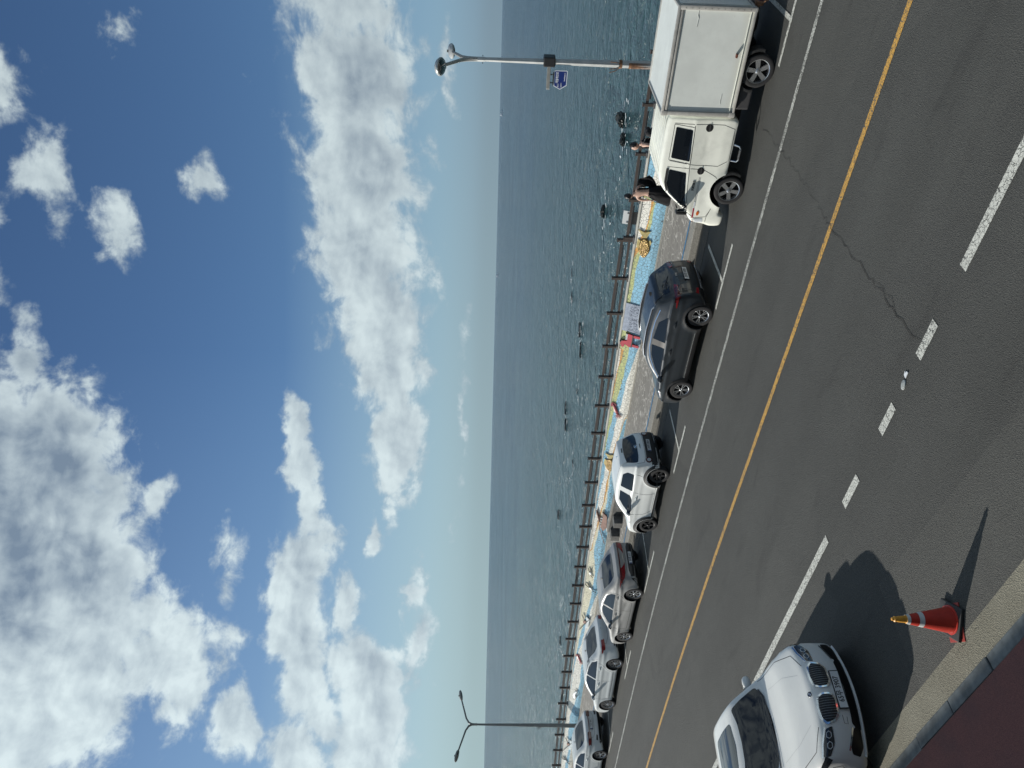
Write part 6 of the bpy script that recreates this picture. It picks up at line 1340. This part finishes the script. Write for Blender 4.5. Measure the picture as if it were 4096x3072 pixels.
bmesh.ops.solidify(bm, geom=bm.faces[:], thickness=.03); bm_obj('dress_panel', bm, M_CLOTH, wo, True, 80)
for sx_, y in ((-.13, -.1), (.12, .03)):
    bm = bmesh.new(); box(bm, (sx_, y, .03), (.08, .22, .05), bev=.02); bm_obj('shoe', bm, M_CLOTH, wo, True)

# man, walking left
mn = empty('person', (-8.62, 20.42, .2), 0, 'person with short black hair in a black sleeveless top, facing left behind the truck cab', 'person', None)
A = [[(.03, 0, .92, .12, .13), (.02, 0, 1.03, .11, .13), (.0, 0, 1.14, .115, .15), (-.015, 0, 1.24, .11, .155), (-.03, 0, 1.33, .055, .055), (-.055, 0, 1.40, .048, .05)],
     [3, (-.01, -.12, 1.27, .065), (.03, -.19, 1.22, .055), (.03, -.22, 1.08, .045), (-.03, -.22, .95, .036), (-.055, -.22, .90, .028)], [3, (-.02, .12, 1.27, .065), (-.03, .19, 1.22, .055), (-.06, .22, 1.06, .045), (-.14, .22, .92, .034), (-.16, .22, .88, .028)],
     [0, (.03, -.09, .82, .105), (-.05, -.10, .48, .075), (.04, -.10, .10, .048), (-.05, -.10, .04, .04)], [0, (.03, .09, .82, .105), (.10, .10, .46, .075), (.20, .10, .12, .048), (.12, .10, .04, .04)]]
bp = chain(A); bp = merge(bp, hand(mn, (-.06, -.22, .89), (-.25, 0, -1), (0, -1, 0), .8, 1), 10); bp = merge(bp, hand(mn, (-.165, .22, .87), (-.25, 0, -1), (0, 1, 0), .8, -1), 15)
skin_body('body', bp[0], bp[1], M_SKIN, mn)
head(mn, (-.10, 0, 1.505), -90, -12, lambda x, y, z: (y < -.15 and z < .42) or z < -.25 or (abs(x) > .62 and z < .12 and y < .3), .118)
cloth_loft('vest', [(.03, 0, .86, .15, .165), (.02, 0, .98, .135, .155), (.0, 0, 1.10, .14, .175), (-.01, 0, 1.20, .135, .18), (-.015, 0, 1.27, .125, .165), (-.025, 0, 1.335, .075, .085)], M_CLOTH, mn, seed=5, amp=.008)
cloth_loft('trousers', [(.03, 0, .90, .15, .165), (.03, 0, .80, .16, .19), (.04, 0, .66, .16, .19), (.04, 0, .40, .14, .18), (.06, 0, .16, .12, .16)], M_CLOTH2, mn, seed=6, amp=.01)
for x, y in ((-.02, -.10), (.14, .10)):
    bm = bmesh.new(); box(bm, (x-.04, y, .035), (.27, .095, .07), bev=.03); bm_obj('shoe', bm, M_CLOTH, mn, True)
bk = empty('backpack', (-8.36, 20.42, 1.30), 0, 'black and grey backpack on the back of the person in the sleeveless top', 'backpack')
bm = bmesh.new(); vs = box(bm, (.03, 0, -.02), (.17, .30, .36), bev=.07)
for v in bm.verts: v.co.x += .02*math.sin(v.co.z*14)
bm_obj('bag_body', bm, M_CLOTH, bk, True, 60)
bm = bmesh.new(); box(bm, (.12, 0, -.08), (.08, .22, .20), bev=.035); bm_obj('front_pocket', bm, M_CLOTH2, bk, True, 60)
bm = bmesh.new(); vs = bmesh.ops.create_uvsphere(bm, u_segments=16, v_segments=12, radius=.085)['verts']
for v in vs: v.co = Vector((v.co.x*1.0+.12, v.co.y*1.2, v.co.z*.8+.10))
bm_obj('top_flap', bm, M_CLOTH, bk, True, 60)
for y in (-.10, .10):
    bm = bmesh.new(); tube(bm, [(-.05, y, .12), (-.12, y, .17), (-.24, y, .16), (-.36, y*1.1, .06), (-.36, y*1.1, -.08), (-.24, y, -.18), (-.06, y, -.18)], .014, 6); bm_obj('strap', bm, M_CLOTH2, bk, True)
